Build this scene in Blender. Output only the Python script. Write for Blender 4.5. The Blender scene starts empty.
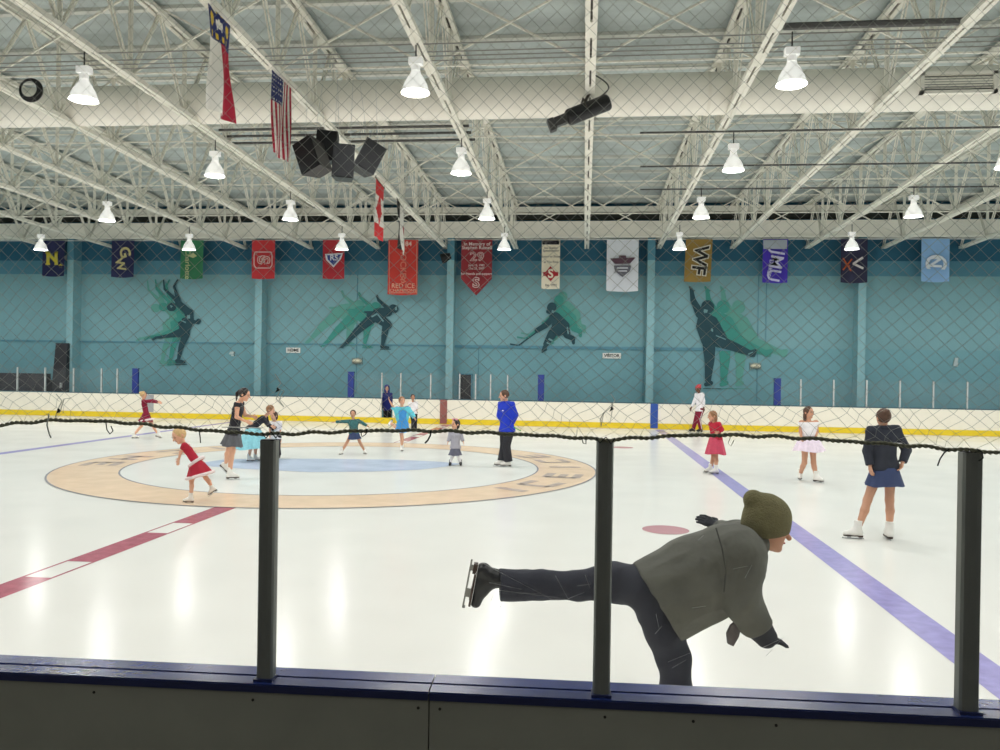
import bpy, bmesh, math, random
import numpy as np
from mathutils import Vector, Matrix
random.seed(7); RNG = np.random.default_rng(7)
scene = bpy.context.scene
COL = scene.collection
W, H, F = 1000, 750, 800.0

# ------------------------------------------------------------------ camera
EYE = np.array([0.0, 0.0, 2.0])
TH = math.atan(84 / 800.0); PH = 2.3 / 800.0; RO = 0.0153
_f = np.array([-math.sin(TH) * math.cos(PH), math.cos(TH) * math.cos(PH), -math.sin(PH)])
_r = np.array([math.cos(TH), math.sin(TH), 0.0])
_u = np.cross(_r, _f)
CR = _r * math.cos(RO) + _u * math.sin(RO)
CU = _u * math.cos(RO) - _r * math.sin(RO)
CF = _f
HR, HA = _r, np.array([-math.sin(TH), math.cos(TH), 0.0])      # level right / away directions

cam_d = bpy.data.cameras.new('camera'); cam = bpy.data.objects.new('camera', cam_d); COL.objects.link(cam)
cam_d.sensor_width = 36.0; cam_d.lens = 36.0 * F / W; cam_d.clip_start = 0.05; cam_d.clip_end = 300
cam.matrix_world = Matrix(((CR[0], CU[0], -CF[0], EYE[0]), (CR[1], CU[1], -CF[1], EYE[1]), (CR[2], CU[2], -CF[2], EYE[2]), (0, 0, 0, 1)))
scene.camera = cam

def ray(px, py): return CF + CR * ((px - 500) / F) + CU * ((375 - py) / F)
def at_y(px, py, Y): d = ray(px, py); return EYE + d * ((Y - EYE[1]) / d[1])
def at_z(px, py, Z=0.0): d = ray(px, py); return EYE + d * ((Z - EYE[2]) / d[2])
def at_x(px, py, X): d = ray(px, py); return EYE + d * ((X - EYE[0]) / d[0])
def at_d(px, py, D): return EYE + ray(px, py) * D
def depth_of(p): return float(np.dot(np.asarray(p) - EYE, CF))
def unit(v): v = np.asarray(v, float); return v / (np.linalg.norm(v) + 1e-12)

# ------------------------------------------------------------------ materials
def lin(c):
    return tuple(((x / 255) / 12.92 if x / 255 <= 0.04045 else ((x / 255 + 0.055) / 1.055) ** 2.4) for x in c)
_mats = {}
def mat(name, rgb, rough=0.6, metal=0.0, noise=0.0, nscale=8.0, emit=0.0, bump=0.0, bscale=60.0, spec=0.5, stretch=(1, 1, 1)):
    if name in _mats: return _mats[name]
    m = bpy.data.materials.new(name); m.use_nodes = True; nt = m.node_tree; b = nt.nodes['Principled BSDF']
    c = lin(rgb); b.inputs['Base Color'].default_value = (*c, 1); b.inputs['Roughness'].default_value = rough
    b.inputs['Metallic'].default_value = metal; b.inputs['Specular IOR Level'].default_value = spec
    if noise or bump:
        tc = nt.nodes.new('ShaderNodeTexCoord'); mp = nt.nodes.new('ShaderNodeMapping'); mp.inputs['Scale'].default_value = stretch
        nt.links.new(tc.outputs['Object'], mp.inputs['Vector'])
    if noise:
        n = nt.nodes.new('ShaderNodeTexNoise'); n.inputs['Scale'].default_value = nscale; n.inputs['Detail'].default_value = 4
        nt.links.new(mp.outputs[0], n.inputs['Vector'])
        mr = nt.nodes.new('ShaderNodeMapRange'); mr.inputs['From Min'].default_value = 0.3; mr.inputs['From Max'].default_value = 0.7
        mr.inputs['To Min'].default_value = 1 - noise; mr.inputs['To Max'].default_value = 1 + noise
        nt.links.new(n.outputs['Fac'], mr.inputs['Value'])
        h = nt.nodes.new('ShaderNodeHueSaturation'); h.inputs['Color'].default_value = (*c, 1)
        nt.links.new(mr.outputs[0], h.inputs['Value']); nt.links.new(h.outputs[0], b.inputs['Base Color'])
    if bump:
        n2 = nt.nodes.new('ShaderNodeTexNoise'); n2.inputs['Scale'].default_value = bscale; n2.inputs['Detail'].default_value = 3
        nt.links.new(mp.outputs[0], n2.inputs['Vector'])
        bp = nt.nodes.new('ShaderNodeBump'); bp.inputs['Strength'].default_value = bump; bp.inputs['Distance'].default_value = 0.02
        nt.links.new(n2.outputs['Fac'], bp.inputs['Height']); nt.links.new(bp.outputs[0], b.inputs['Normal'])
    if emit:
        b.inputs['Emission Color'].default_value = (*c, 1); b.inputs['Emission Strength'].default_value = emit
    _mats[name] = m; return m

# ------------------------------------------------------------------ mesh helpers
class MB:
    def __init__(s): s.v = []; s.f = []; s.m = []; s.smooth = False
    def add(s, vs, fs, mi=0):
        o = len(s.v); s.v += [tuple(map(float, p)) for p in vs]; s.f += [tuple(i + o for i in f) for f in fs]; s.m += [mi] * len(fs)
    def box(s, lo, hi, mi=0):
        x0, y0, z0 = lo; x1, y1, z1 = hi
        s.add([(x0, y0, z0), (x1, y0, z0), (x1, y1, z0), (x0, y1, z0), (x0, y0, z1), (x1, y0, z1), (x1, y1, z1), (x0, y1, z1)],
              [(0, 3, 2, 1), (4, 5, 6, 7), (0, 1, 5, 4), (1, 2, 6, 5), (2, 3, 7, 6), (3, 0, 4, 7)], mi)
    def obox(s, c, ax, ay, az, mi=0):
        c, ax, ay, az = map(np.asarray, (c, ax, ay, az)); vs = []
        for k in (-1, 1):
            for j, i in ((-1, -1), (-1, 1), (1, 1), (1, -1)): vs.append(c + ax * i + ay * j + az * k)
        s.add(vs, [(0, 3, 2, 1), (4, 5, 6, 7), (0, 1, 5, 4), (1, 2, 6, 5), (2, 3, 7, 6), (3, 0, 4, 7)], mi)
    def bar(s, a, b, w, h=None, up=(0, 0, 1), mi=0):
        a, b = np.asarray(a, float), np.asarray(b, float); d = b - a; L = np.linalg.norm(d); d = d / L
        u = np.asarray(up, float); r = np.cross(d, u)
        if np.linalg.norm(r) < 1e-3: r = np.cross(d, (1, 0, 0))
        r = unit(r); u = np.cross(r, d); h = h or w
        s.obox((a + b) / 2, d * L / 2, r * w / 2, u * h / 2, mi)
    def tube(s, pts, rad, n=8, mi=0, caps=True, closed=False):
        pts = [np.asarray(p, float) for p in pts]; N = len(pts); rads = rad if hasattr(rad, '__len__') else [rad] * N
        ref = None; rings = []
        for i, p in enumerate(pts):
            if closed: t = pts[(i + 1) % N] - pts[i - 1]
            else: t = pts[min(i + 1, N - 1)] - pts[max(i - 1, 0)]
            t = unit(t)
            if ref is None:
                ref = np.cross(t, (0, 0, 1))
                if np.linalg.norm(ref) < 1e-3: ref = np.cross(t, (1, 0, 0))
            ref = unit(ref - t * np.dot(ref, t)); w = np.cross(t, ref)
            rings.append([p + (ref * math.cos(2 * math.pi * k / n) + w * math.sin(2 * math.pi * k / n)) * rads[i] for k in range(n)])
        vs = [q for r in rings for q in r]; fs = []
        for i in range(N if closed else N - 1):
            j = (i + 1) % N
            for k in range(n): fs.append((i * n + k, i * n + (k + 1) % n, j * n + (k + 1) % n, j * n + k))
        if caps and not closed: fs += [tuple(range(n))[::-1], tuple((N - 1) * n + k for k in range(n))]
        s.add(vs, fs, mi)
    def lathe(s, base, axis, prof, n=20, mi=0, capA=False, capB=False):
        base = np.asarray(base, float); axis = unit(axis); r = np.cross(axis, (0, 1, 0.01)); r = unit(r); w = np.cross(axis, r)
        vs = []; fs = []
        for (rad, h) in prof:
            for k in range(n): a = 2 * math.pi * k / n; vs.append(base + axis * h + (r * math.cos(a) + w * math.sin(a)) * rad)
        for i in range(len(prof) - 1):
            for k in range(n): fs.append((i * n + k, i * n + (k + 1) % n, (i + 1) * n + (k + 1) % n, (i + 1) * n + k))
        if capA: fs.append(tuple(range(n))[::-1])
        if capB: fs.append(tuple((len(prof) - 1) * n + k for k in range(n)))
        s.add(vs, fs, mi)
    def poly(s, pts, mi=0): s.add(pts, [tuple(range(len(pts)))], mi)
    def build(s, name, mats, parent=None, smooth=False, origin=None):
        if not isinstance(mats, (list, tuple)): mats = [mats]
        me = bpy.data.meshes.new(name)
        o0 = np.zeros(3)
        if parent is not None: o0 = np.array(parent_world(parent))
        elif origin is not None: o0 = np.asarray(origin, float)
        v = (np.array(s.v) - o0)
        me.from_pydata(v.tolist(), [], s.f)
        for m in mats: me.materials.append(m)
        if len(mats) > 1: me.polygons.foreach_set('material_index', s.m)
        if smooth: me.polygons.foreach_set('use_smooth', [True] * len(me.polygons))
        me.update()
        ob = bpy.data.objects.new(name, me); COL.objects.link(ob)
        if parent is not None: ob.parent = parent
        else: ob.location = o0
        return ob
def parent_world(p):
    l = np.zeros(3)
    while p is not None: l = l + np.array(p.location); p = p.parent
    return l
def tag(o, label=None, cat=None, group=None, kind=None):
    if label: o['label'] = label
    if cat: o['category'] = cat
    if group: o['group'] = group
    if kind: o['kind'] = kind
    return o
def empty(name, loc, label, cat, group=None):
    o = bpy.data.objects.new(name, None); COL.objects.link(o); o.location = [float(x) for x in loc]; o.empty_display_size = 0.1
    return tag(o, label, cat, group)
def copy_part(src, parent, loc=None):
    c = src.copy(); COL.objects.link(c); c.parent = parent
    if loc is not None: c.location = loc
    return c
ORD = ['first', 'second', 'third', 'fourth', 'fifth', 'sixth', 'seventh', 'eighth', 'ninth', 'tenth', 'eleventh', 'twelfth', 'thirteenth', 'fourteenth', 'fifteenth', 'sixteenth', 'seventeenth', 'eighteenth', 'nineteenth', 'twentieth']

def text_mesh(body, mats, origin, ex, ey, size, name='lettering', parent=None, bold=0.0, wscale=1.0, center=True):
    """writing as flat mesh: ex = reading direction, ey = letter-up direction."""
    cu = bpy.data.curves.new('txt', 'FONT'); cu.body = body; cu.size = 1.0; cu.align_x = 'CENTER' if center else 'LEFT'; cu.align_y = 'CENTER'
    cu.offset = bold; cu.resolution_u = 3; cu.space_line = 0.85
    ob = bpy.data.objects.new('txt', cu); COL.objects.link(ob); bpy.context.view_layer.update()
    me = bpy.data.meshes.new_from_object(ob.evaluated_get(bpy.context.evaluated_depsgraph_get()))
    bpy.data.objects.remove(ob); bpy.data.curves.remove(cu)
    mb = MB(); o = np.asarray(origin, float); ex = unit(ex); ey = unit(ey)
    vs = [o + ex * (v.co.x * size * wscale) + ey * (v.co.y * size) for v in me.vertices]
    mb.add(vs, [tuple(p.vertices) for p in me.polygons]); bpy.data.meshes.remove(me)
    return mb.build(name, mats, parent)

# ------------------------------------------------------------------ implicit surfaces (bodies, cloth)
def Cn(a, ra, b, rb, k=None, cut=0): return ('c', np.asarray(a, float), ra, np.asarray(b, float), rb, k, cut)
def El(c, axes, rad, k=None): return ('e', np.asarray(c, float), np.array(axes, float), np.asarray(rad, float), k)
def sdf_mesh(prims, vox, k=0.02, planes=()):
    los, his = [], []
    for p in prims:
        if p[0] == 'c':
            los += [p[1] - p[2], p[3] - p[4]]; his += [p[1] + p[2], p[3] + p[4]]
        else:
            e = np.max(p[3]); los.append(p[1] - e); his.append(p[1] + e)
    lo = np.min(los, 0) - 3 * vox; hi = np.max(his, 0) + 3 * vox
    n = np.ceil((hi - lo) / vox).astype(int) + 1
    S = np.full(n, 1.0, np.float32)
    ax = [lo[i] + vox * np.arange(n[i]) for i in range(3)]
    for p in prims:
        kk = p[-2] if p[0] == 'c' else p[-1]
        kk = k if kk is None else kk
        if p[0] == 'c': l = np.minimum(p[1] - p[2], p[3] - p[4]); h = np.maximum(p[1] + p[2], p[3] + p[4])
        else: e = np.max(p[3]); l = p[1] - e; h = p[1] + e
        m = max(kk, 2 * vox) + 2 * vox
        i0 = np.maximum(np.floor((l - m - lo) / vox).astype(int), 0); i1 = np.minimum(np.ceil((h + m - lo) / vox).astype(int) + 1, n)
        sl = tuple(slice(a, b) for a, b in zip(i0, i1))
        X = ax[0][sl[0]][:, None, None]; Y = ax[1][sl[1]][None, :, None]; Z = ax[2][sl[2]][None, None, :]
        if p[0] == 'c':
            a, ra, b, rb, _, cut = p[1:]; ba = b - a; L2 = float(ba @ ba) + 1e-12
            dx, dy, dz = X - a[0], Y - a[1], Z - a[2]
            t0 = (dx * ba[0] + dy * ba[1] + dz * ba[2]) / L2; t = np.clip(t0, 0, 1)
            d = np.sqrt((dx - t * ba[0]) ** 2 + (dy - t * ba[1]) ** 2 + (dz - t * ba[2]) ** 2) - (ra + (rb - ra) * t)
            if cut & 1: d = np.maximum(d, (t0 - 1) * math.sqrt(L2))
            if cut & 2: d = np.maximum(d, -t0 * math.sqrt(L2))
        else:
            c, A, r = p[1], p[2], p[3]
            dx, dy, dz = X - c[0], Y - c[1], Z - c[2]
            q = [(dx * A[i][0] + dy * A[i][1] + dz * A[i][2]) / r[i] for i in range(3)]
            k0 = np.sqrt(q[0] ** 2 + q[1] ** 2 + q[2] ** 2); k1 = np.sqrt((q[0] / r[0]) ** 2 + (q[1] / r[1]) ** 2 + (q[2] / r[2]) ** 2) + 1e-9
            d = k0 * (k0 - 1) / k1
        s = S[sl]
        if kk > 0:
            hh = np.maximum(kk - np.abs(s - d), 0) / kk
            S[sl] = np.minimum(s, d) - hh * hh * kk * 0.25
        else: S[sl] = np.minimum(s, d)
    for (pt, nr) in planes:
        X = ax[0][:, None, None]; Y = ax[1][None, :, None]; Z = ax[2][None, None, :]
        S = np.maximum(S, (X - pt[0]) * nr[0] + (Y - pt[1]) * nr[1] + (Z - pt[2]) * nr[2]).astype(np.float32)
    return surface_nets(S, lo, vox)
def surface_nets(S, lo, vox):
    ins = S < 0; nx, ny, nz = S.shape
    off = [(i, j, k) for i in (0, 1) for j in (0, 1) for k in (0, 1)]
    cnt = np.zeros((nx - 1, ny - 1, nz - 1), np.int8)
    for (i, j, k) in off: cnt += ins[i:nx - 1 + i, j:ny - 1 + j, k:nz - 1 + k]
    act = (cnt > 0) & (cnt < 8); cells = np.argwhere(act); idx = np.full(act.shape, -1, np.int64); idx[act] = np.arange(len(cells))
    acc = np.zeros((len(cells), 3)); num = np.zeros(len(cells))
    for o0 in off:
        for a in range(3):
            if o0[a]: continue
            o1 = list(o0); o1[a] = 1
            s0 = S[cells[:, 0] + o0[0], cells[:, 1] + o0[1], cells[:, 2] + o0[2]].astype(float); s1 = S[cells[:, 0] + o1[0], cells[:, 1] + o1[1], cells[:, 2] + o1[2]].astype(float)
            m = (s0 < 0) != (s1 < 0); t = np.where(m, s0 / np.where(m, s0 - s1, 1), 0)
            pt = np.repeat(np.array(o0, float)[None], len(cells), 0); pt[:, a] += t
            acc[m] += pt[m]; num[m] += 1
    V = lo + vox * (cells + acc / num[:, None])
    Q = []
    for a in range(3):
        b, c = (a + 1) % 3, (a + 2) % 3
        s0 = [slice(None)] * 3; s1 = [slice(None)] * 3; s0[a] = slice(0, -1); s1[a] = slice(1, None)
        e = ins[tuple(s0)] != ins[tuple(s1)]; P = np.argwhere(e)
        ok = (P[:, b] > 0) & (P[:, c] > 0) & (P[:, b] < S.shape[b] - 1) & (P[:, c] < S.shape[c] - 1); P = P[ok]
        eb = np.zeros(3, int); eb[b] = 1; ec = np.zeros(3, int); ec[c] = 1
        q = np.stack([idx[tuple((P - d).T)] for d in (np.zeros(3, int), eb, eb + ec, ec)], 1)
        fl = ins[tuple(P.T)]; q[~fl] = q[~fl][:, ::-1]; Q.append(q)
    Q = np.concatenate(Q); Q = Q[(Q >= 0).all(1)]
    return V, Q
def sdf_obj(name, prims, vox, m, parent, k=0.02, planes=(), extra=None):
    V, Q = sdf_mesh(prims, vox, k, planes)
    mb = MB(); mb.v = [tuple(v) for v in V]; mb.f = [tuple(int(i) for i in q) for q in Q]; mb.m = [0] * len(Q)
    mats = [m] if not isinstance(m, (list, tuple)) else list(m)
    if extra:
        for (V2, Q2, mi) in extra: mb.add(V2, [tuple(int(i) for i in q) for q in Q2], mi)
    return mb.build(name, mats, parent, smooth=True)
# ================================================================== layout constants (metres)
YB = float(at_z(594, 428.4)[1])   # ice-side face of the far boards
YW = 32.0            # far wall
X0, X1 = -30.0, 24.0 # room
YN = -5.0            # wall behind the viewer
RINKC = (-5.1, 16.4)
def S(o): return tag(o, kind='structure')

# ---- materials of the building
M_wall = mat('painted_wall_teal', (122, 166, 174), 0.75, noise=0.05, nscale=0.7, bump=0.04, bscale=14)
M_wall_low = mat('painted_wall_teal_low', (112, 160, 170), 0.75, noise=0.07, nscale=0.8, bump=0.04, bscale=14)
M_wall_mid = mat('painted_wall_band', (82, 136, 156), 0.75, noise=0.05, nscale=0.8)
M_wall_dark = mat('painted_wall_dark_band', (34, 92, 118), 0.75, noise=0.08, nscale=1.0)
M_wall_col = mat('painted_wall_pilaster', (134, 178, 186), 0.7, noise=0.05)
M_steel = mat('white_painted_steel', (236, 234, 222), 0.55, noise=0.06, nscale=3)
M_steel_dk = mat('dark_joint_gap', (70, 66, 58), 0.7)
M_beam = mat('cream_painted_beam', (242, 239, 228), 0.6, noise=0.05, nscale=1.5)
M_black = mat('matte_black', (24, 25, 27), 0.6, noise=0.1)
M_blackp = mat('black_plastic', (19, 20, 23), 0.4, noise=0.1)
M_concrete = mat('concrete_floor', (96, 94, 90), 0.8, noise=0.1, nscale=3)
M_dim = mat('dim_lobby_wall', (120, 120, 116), 0.8, noise=0.05)
M_white_board = mat('white_hdpe_board', (246, 240, 224), 0.4, noise=0.02, nscale=4)
M_yellow = mat('yellow_kickplate', (236, 206, 40), 0.4, noise=0.04, nscale=6)
M_blue_post = mat('blue_post', (34, 54, 132), 0.45)
M_silver = mat('aluminium_post', (206, 208, 206), 0.4, metal=0.3)

# ---- ice
def ice_mat(name, rgb, noise=0.02, rough=0.15, nscale=1.3):
    m = mat(name, rgb, rough, noise=noise, nscale=nscale, bump=0.02, bscale=3.0)
    b = m.node_tree.nodes['Principled BSDF']
    nt = m.node_tree
    # skate-scuffed patches: roughness wanders
    tc = nt.nodes.new('ShaderNodeTexCoord'); n = nt.nodes.new('ShaderNodeTexNoise'); n.inputs['Scale'].default_value = 0.9; n.inputs['Detail'].default_value = 6
    mr = nt.nodes.new('ShaderNodeMapRange'); mr.inputs['To Min'].default_value = rough - 0.03; mr.inputs['To Max'].default_value = rough + 0.10
    nt.links.new(tc.outputs['Object'], n.inputs['Vector']); nt.links.new(n.outputs['Fac'], mr.inputs['Value']); nt.links.new(mr.outputs[0], b.inputs['Roughness'])
    b.inputs['IOR'].default_value = 1.31; b.inputs['Specular IOR Level'].default_value = 0.13
    return m
M_ice = ice_mat('ice', (240, 239, 233))
M_ice_red = ice_mat('ice_red_line', (180, 104, 118), 0.18, nscale=9)
M_ice_blue = ice_mat('ice_blue_line', (168, 162, 214), 0.10, nscale=9)
M_ice_orange = ice_mat('ice_orange_ring', (242, 214, 184), 0.06, nscale=3)
M_ice_grey = ice_mat('ice_grey_outline', (160, 158, 164), 0.1, nscale=6)
M_ice_letter = ice_mat('ice_ring_lettering', (200, 182, 170), 0.15, nscale=6)
M_ice_pale = ice_mat('ice_pale_blue_circle', (240, 240, 235), 0.02)
M_ice_logo = ice_mat('ice_logo_blue', (198, 210, 233), 0.12, nscale=1.2)
M_ice_dot = ice_mat('ice_faceoff_dot', (200, 150, 156), 0.08)

mb = MB(); mb.box((X0, 2.36, -0.3), (X1, YB + 0.02, 0)); S(mb.build('floor_ice', M_ice))
mb = MB(); mb.box((X0, YN, -0.3), (X1, 2.30, 0.22)); S(mb.build('floor_spectator', M_concrete))
mb = MB(); mb.box((X0, YB + 0.16, -0.3), (X1, YW, 0.02)); S(mb.build('floor_benches', M_concrete))

def flat(name, pts, m, z): # painted marking in the ice surface
    mb = MB(); mb.poly([(p[0], p[1], z) for p in pts]); o = S(mb.build(name, m)); return o
def rect(name, x0, x1, y0, y1, m, z=0.002): return flat(name, [(x0, y0), (x1, y0), (x1, y1), (x0, y1)], m, z)
def ring(name, c, r0, r1, m, z, n=96):
    mb = MB(); vs = []; fs = []
    for k in range(n):
        a = 2 * math.pi * k / n; vs += [(c[0] + r0 * math.cos(a), c[1] + r0 * math.sin(a), z), (c[0] + r1 * math.cos(a), c[1] + r1 * math.sin(a), z)]
    for k in range(n):
        j = (k + 1) % n; fs.append((2 * k, 2 * k + 1, 2 * j + 1, 2 * j))
    mb.add(vs, fs); return S(mb.build(name, m))
rect('ice_blue_line', 2.62, 2.92, 2.5, YB, M_ice_blue)
rect('ice_blue_line', -13.23, -12.93, 2.5, YB, M_ice_blue)
# red centre line with white blocks framed by thin red edges
xr = RINKC[0]
ya, yb_, yc, yd = at_z(30, 577)[1], at_z(76, 564)[1], at_z(158, 533)[1], at_z(190, 522)[1]
mb = MB(); z = 0.002
def rl(x0, x1, y0, y1): mb.poly([(x0, y0, z), (x1, y0, z), (x1, y1, z), (x0, y1, z)])
per = yc - ya; gap = 0.5 * ((yb_ - ya) + (yd - yc)); y = 2.5; g = ya - 3 * per
while g < YB:
    g0, g1 = max(g, 2.5), min(g + gap, YB)
    if abs(g - RINKC[1]) > 0 and g1 > y:
        if not (RINKC[1] - 5.4 < (g0 + g1) / 2 < RINKC[1] + 5.4):
            if g0 > y: rl(xr - 0.16, xr + 0.16, y, g0)
            rl(xr - 0.16, xr - 0.13, g0, g1); rl(xr + 0.13, xr + 0.16, g0, g1); y = g1
    g += per
rl(xr - 0.16, xr + 0.16, y, YB)
S(mb.build('ice_red_center_line', M_ice_red))
mb = MB(); n = 96
mb.poly([(RINKC[0] + 4.2 * math.cos(2 * math.pi * k / n), RINKC[1] + 4.2 * math.sin(2 * math.pi * k / n), 0.004) for k in range(n)])
S(mb.build('ice_center_circle', M_ice_pale))
ring('ice_orange_ring', RINKC, 4.18, 5.38, M_ice_orange, 0.006)
ring('ice_ring_outline', RINKC, 4.165, 4.20, M_ice_grey, 0.008)
ring('ice_ring_outline', RINKC, 5.36, 5.395, M_ice_grey, 0.008)
for i, (px, py) in enumerate(((668, 530), (621, 447.5))):
    c = at_z(px, py); n = 40
    mb = MB(); mb.poly([(1.08 + 0.30 * math.cos(2 * math.pi * k / n), c[1] + 0.30 * math.sin(2 * math.pi * k / n), 0.003) for k in range(n)])
    S(mb.build('ice_faceoff_dot', M_ice_dot))
# the blue emblem in the middle of the circle (only its pale blue shape can be made out)
pts = [at_z(x, y) for x, y in ((196, 464), (225, 459.5), (262, 459), (330, 459), (400, 460), (440, 462), (462, 464), (445, 467), (420, 470), (370, 472), (310, 472.5), (250, 469.5), (212, 467))]
mb = MB(); mb.poly([(p[0], p[1], 0.0075) for p in pts]); S(mb.build('ice_emblem', M_ice_logo))
# faint letters painted around the ring: arms of block capitals
def ring_letter(ang, strokes):
    mb = MB(); er = np.array([math.cos(ang), math.sin(ang)]); et = np.array([-math.sin(ang), math.cos(ang)])
    for (t0, r0, t1, r1, w) in strokes:
        p0 = np.array(RINKC) + er * (4.78 + r0) + et * t0; p1 = np.array(RINKC) + er * (4.78 + r1) + et * t1
        d = unit(p1 - p0); nn = np.array([-d[1], d[0]]) * w / 2
        mb.poly([(*(p0 - nn), 0.009), (*(p1 - nn), 0.009), (*(p1 + nn), 0.009), (*(p0 + nn), 0.009)])
    S(mb.build('ice_ring_letter', M_ice_letter))
I_ = [(0, -.33, 0, .33, .2)]
C_ = [(-.3, -.3, -.3, .3, .18), (-.3, .28, .3, .28, .18), (-.3, -.28, .3, -.28, .18)]
E_ = C_ + [(-.3, 0, .2, 0, .16)]
H_ = [(-.3, -.33, -.3, .33, .18), (.3, -.33, .3, .33, .18), (-.3, 0, .3, 0, .18)]
for a, st in ((-0.62, I_), (-0.42, C_), (-0.15, E_), (0.15, I_), (0.4, C_), (0.62, E_), (math.pi - 0.05, H_), (math.pi + 0.2, E_), (math.pi - 0.35, C_), (math.pi - 0.6, I_)):
    ring_letter(a, st)

# ---- walls
def zy(py, px=585): return float(at_y(px, py, YW)[2])
z_top = 9.4
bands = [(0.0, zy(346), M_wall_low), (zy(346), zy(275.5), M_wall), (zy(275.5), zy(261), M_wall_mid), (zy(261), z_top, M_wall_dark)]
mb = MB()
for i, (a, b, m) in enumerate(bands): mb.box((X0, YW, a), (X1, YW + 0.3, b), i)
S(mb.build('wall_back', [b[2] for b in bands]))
mb = MB(); mb.box((X0 - 0.3, YN, -0.3), (X0, YW + 0.3, z_top)); S(mb.build('wall_left', M_wall))
mb = MB(); mb.box((X1, YN, -0.3), (X1 + 0.3, YW + 0.3, z_top)); S(mb.build('wall_right', M_wall))
mb = MB(); mb.box((X0, YN - 0.3, -0.3), (X1, YN, z_top)); S(mb.build('wall_front', M_dim))
CD = 0.55
for i, px in enumerate((-122, 69.5, 258.2, 449.8, 650.5, 862)):
    x = at_y(px, 320, YW - CD)[0]; mb = MB()
    mb.box((x - 0.14, YW - CD, 0), (x + 0.14, YW + 0.01, zy(262)))
    mb.box((x - 0.145, YW - CD - .005, zy(262)), (x + 0.145, YW + 0.01, zy(240)), 1)
    S(mb.build('trim_%d' % (i + 1), [M_wall_col, M_wall_mid]))
# ledge line and seams on the wall
mb = MB(); mb.box((X0, YW - 0.05, zy(348)), (float(at_y(446, 340, YW)[0]), YW + 0.01, zy(346.8))); mb.box((float(at_y(455, 340, YW)[0]), YW - 0.06, zy(349.2)), (float(at_y(744, 340, YW)[0]), YW + 0.01, zy(346.6))); S(mb.build('trim_7', mat('ledge_paint', (84, 138, 156), 0.7)))
M_seam = mat('panel_seam', (86, 136, 150), 0.8)
for i, (px, ya_, yb2) in enumerate(((357, 262, 398), (758, 262, 398), (766, 262, 350), (479, 350, 398), (644, 345, 400))):
    x = at_y(px, 320, YW)[0]; mb = MB(); mb.box((x - 0.02, YW - 0.012, zy(yb2)), (x + 0.02, YW + 0.005, zy(ya_))); S(mb.build('trim_%d' % (8 + i), M_seam))
# eave beam and dark slot at the wall top
mb = MB(); zq = lambda py: float(at_y(585, py, YW - .6)[2])
mb.box((X0, YW - 0.6, zq(236.6)), (X1, YW, zq(221))); mb.box((X0, YW - 0.64, zq(237.4)), (X1, YW - 0.5, zq(235.4))); S(mb.build('trim_13', M_beam))
mb = MB(); mb.box((X0, YW - 0.1, zy(220)), (X1, YW, zy(213))); S(mb.build('trim_14', mat('dark_slot', (58, 62, 58), 0.8)))
mb = MB(); mb.box((X0, YW - 0.3, zy(213.5)), (X1, YW, zy(208))); S(mb.build('trim_15', M_beam))
# the banner rod under the beam
rod_z = float(at_y(585, 239.6, YW - .68)[2]); YBAN = YW - 0.68
mb = MB(); mb.tube([(X0, YBAN, rod_z), (X1, YBAN, rod_z)], 0.02, 6); tag(mb.build('banner_rod', M_silver), 'thin pale rod under the eave beam that the banners hang from', 'rod')

# ---- roof deck
Z_TIP = float(at_y(585, 248, YW)[2]); SL = 0.02
def zb(Y): return Z_TIP + SL * (YW - Y)        # underside of the trusses
TD = 1.62                                       # truss depth
m = mat('roof_insulation', (184, 194, 192), 0.6, noise=0.22, nscale=0.9, bump=0.35, bscale=5, stretch=(0.5, 1.6, 1))
mb = MB(); y0, y1 = YN, YW + 0.3
zc0, zc1 = zb(y0) + TD + 0.14, zb(y1) + TD + 0.14
mb.add([(X0, y0, zc0), (X1, y0, zc0), (X1, y1, zc1), (X0, y1, zc1), (X0, y0, zc0 + .2), (X1, y0, zc0 + .2), (X1, y1, zc1 + .2), (X0, y1, zc1 + .2)],
       [(0, 3, 2, 1), (4, 5, 6, 7), (0, 1, 5, 4), (1, 2, 6, 5), (2, 3, 7, 6), (3, 0, 4, 7)])
S(mb.build('ceiling', m))
# light seams / purlins of the roof running along the hall, between the trusses' top chords and the deck
M_purlin = mat('insulation_seam', (214, 216, 208), 0.6, noise=0.1, nscale=2)
y = 1.0; i = 0
while y < YW - 0.5:
    z = zb(y) + TD + 0.07; mb = MB(); mb.box((X0, y - 0.07, z), (X1, y + 0.07, z + 0.08)); S(mb.build('ceiling_seam', M_purlin)); y += 1.75; i += 1

# ------------------------------------------------------------------ roof trusses
def TX(k): return 0.03 + 2.82 * k
bar_mb = MB(); bar_mb.box((-0.5, -0.5, -0.5), (0.5, 0.5, 0.5))
PANEL = 2.0; YT0 = 0.0; NP = 16
KS = list(range(-9, 8))
def truss_parts():
    out = []
    a = np.array([0, YT0, zb(YT0)]); b = np.array([0, YW - 0.02, zb(YW - 0.02)])
    return a, b
def angle_pair(name, a, b, w, hgt, gap, dash, parent):
    mb = MB()
    for s in (-1, 1):
        o = np.array([s * (gap / 2 + w / 2), 0, 0])
        mb.bar(a + o, b + o, w, hgt, mi=0)
    L = np.linalg.norm(b - a); d = (b - a) / L; t = 0.6
    while t < L - 0.4:                                  # filler blocks between the two angles: the dark dashes alternate with white
        mb.bar(a + d * t, a + d * (t + 0.55), gap * 1.02, hgt * 0.8, mi=0); t += dash
    mb.bar(a + np.array([0, 0, hgt * 0.2]), b + np.array([0, 0, hgt * 0.2]), gap, hgt * 0.3, mi=1)
    return mb.build(name, [M_steel, M_steel_dk], parent)
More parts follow.
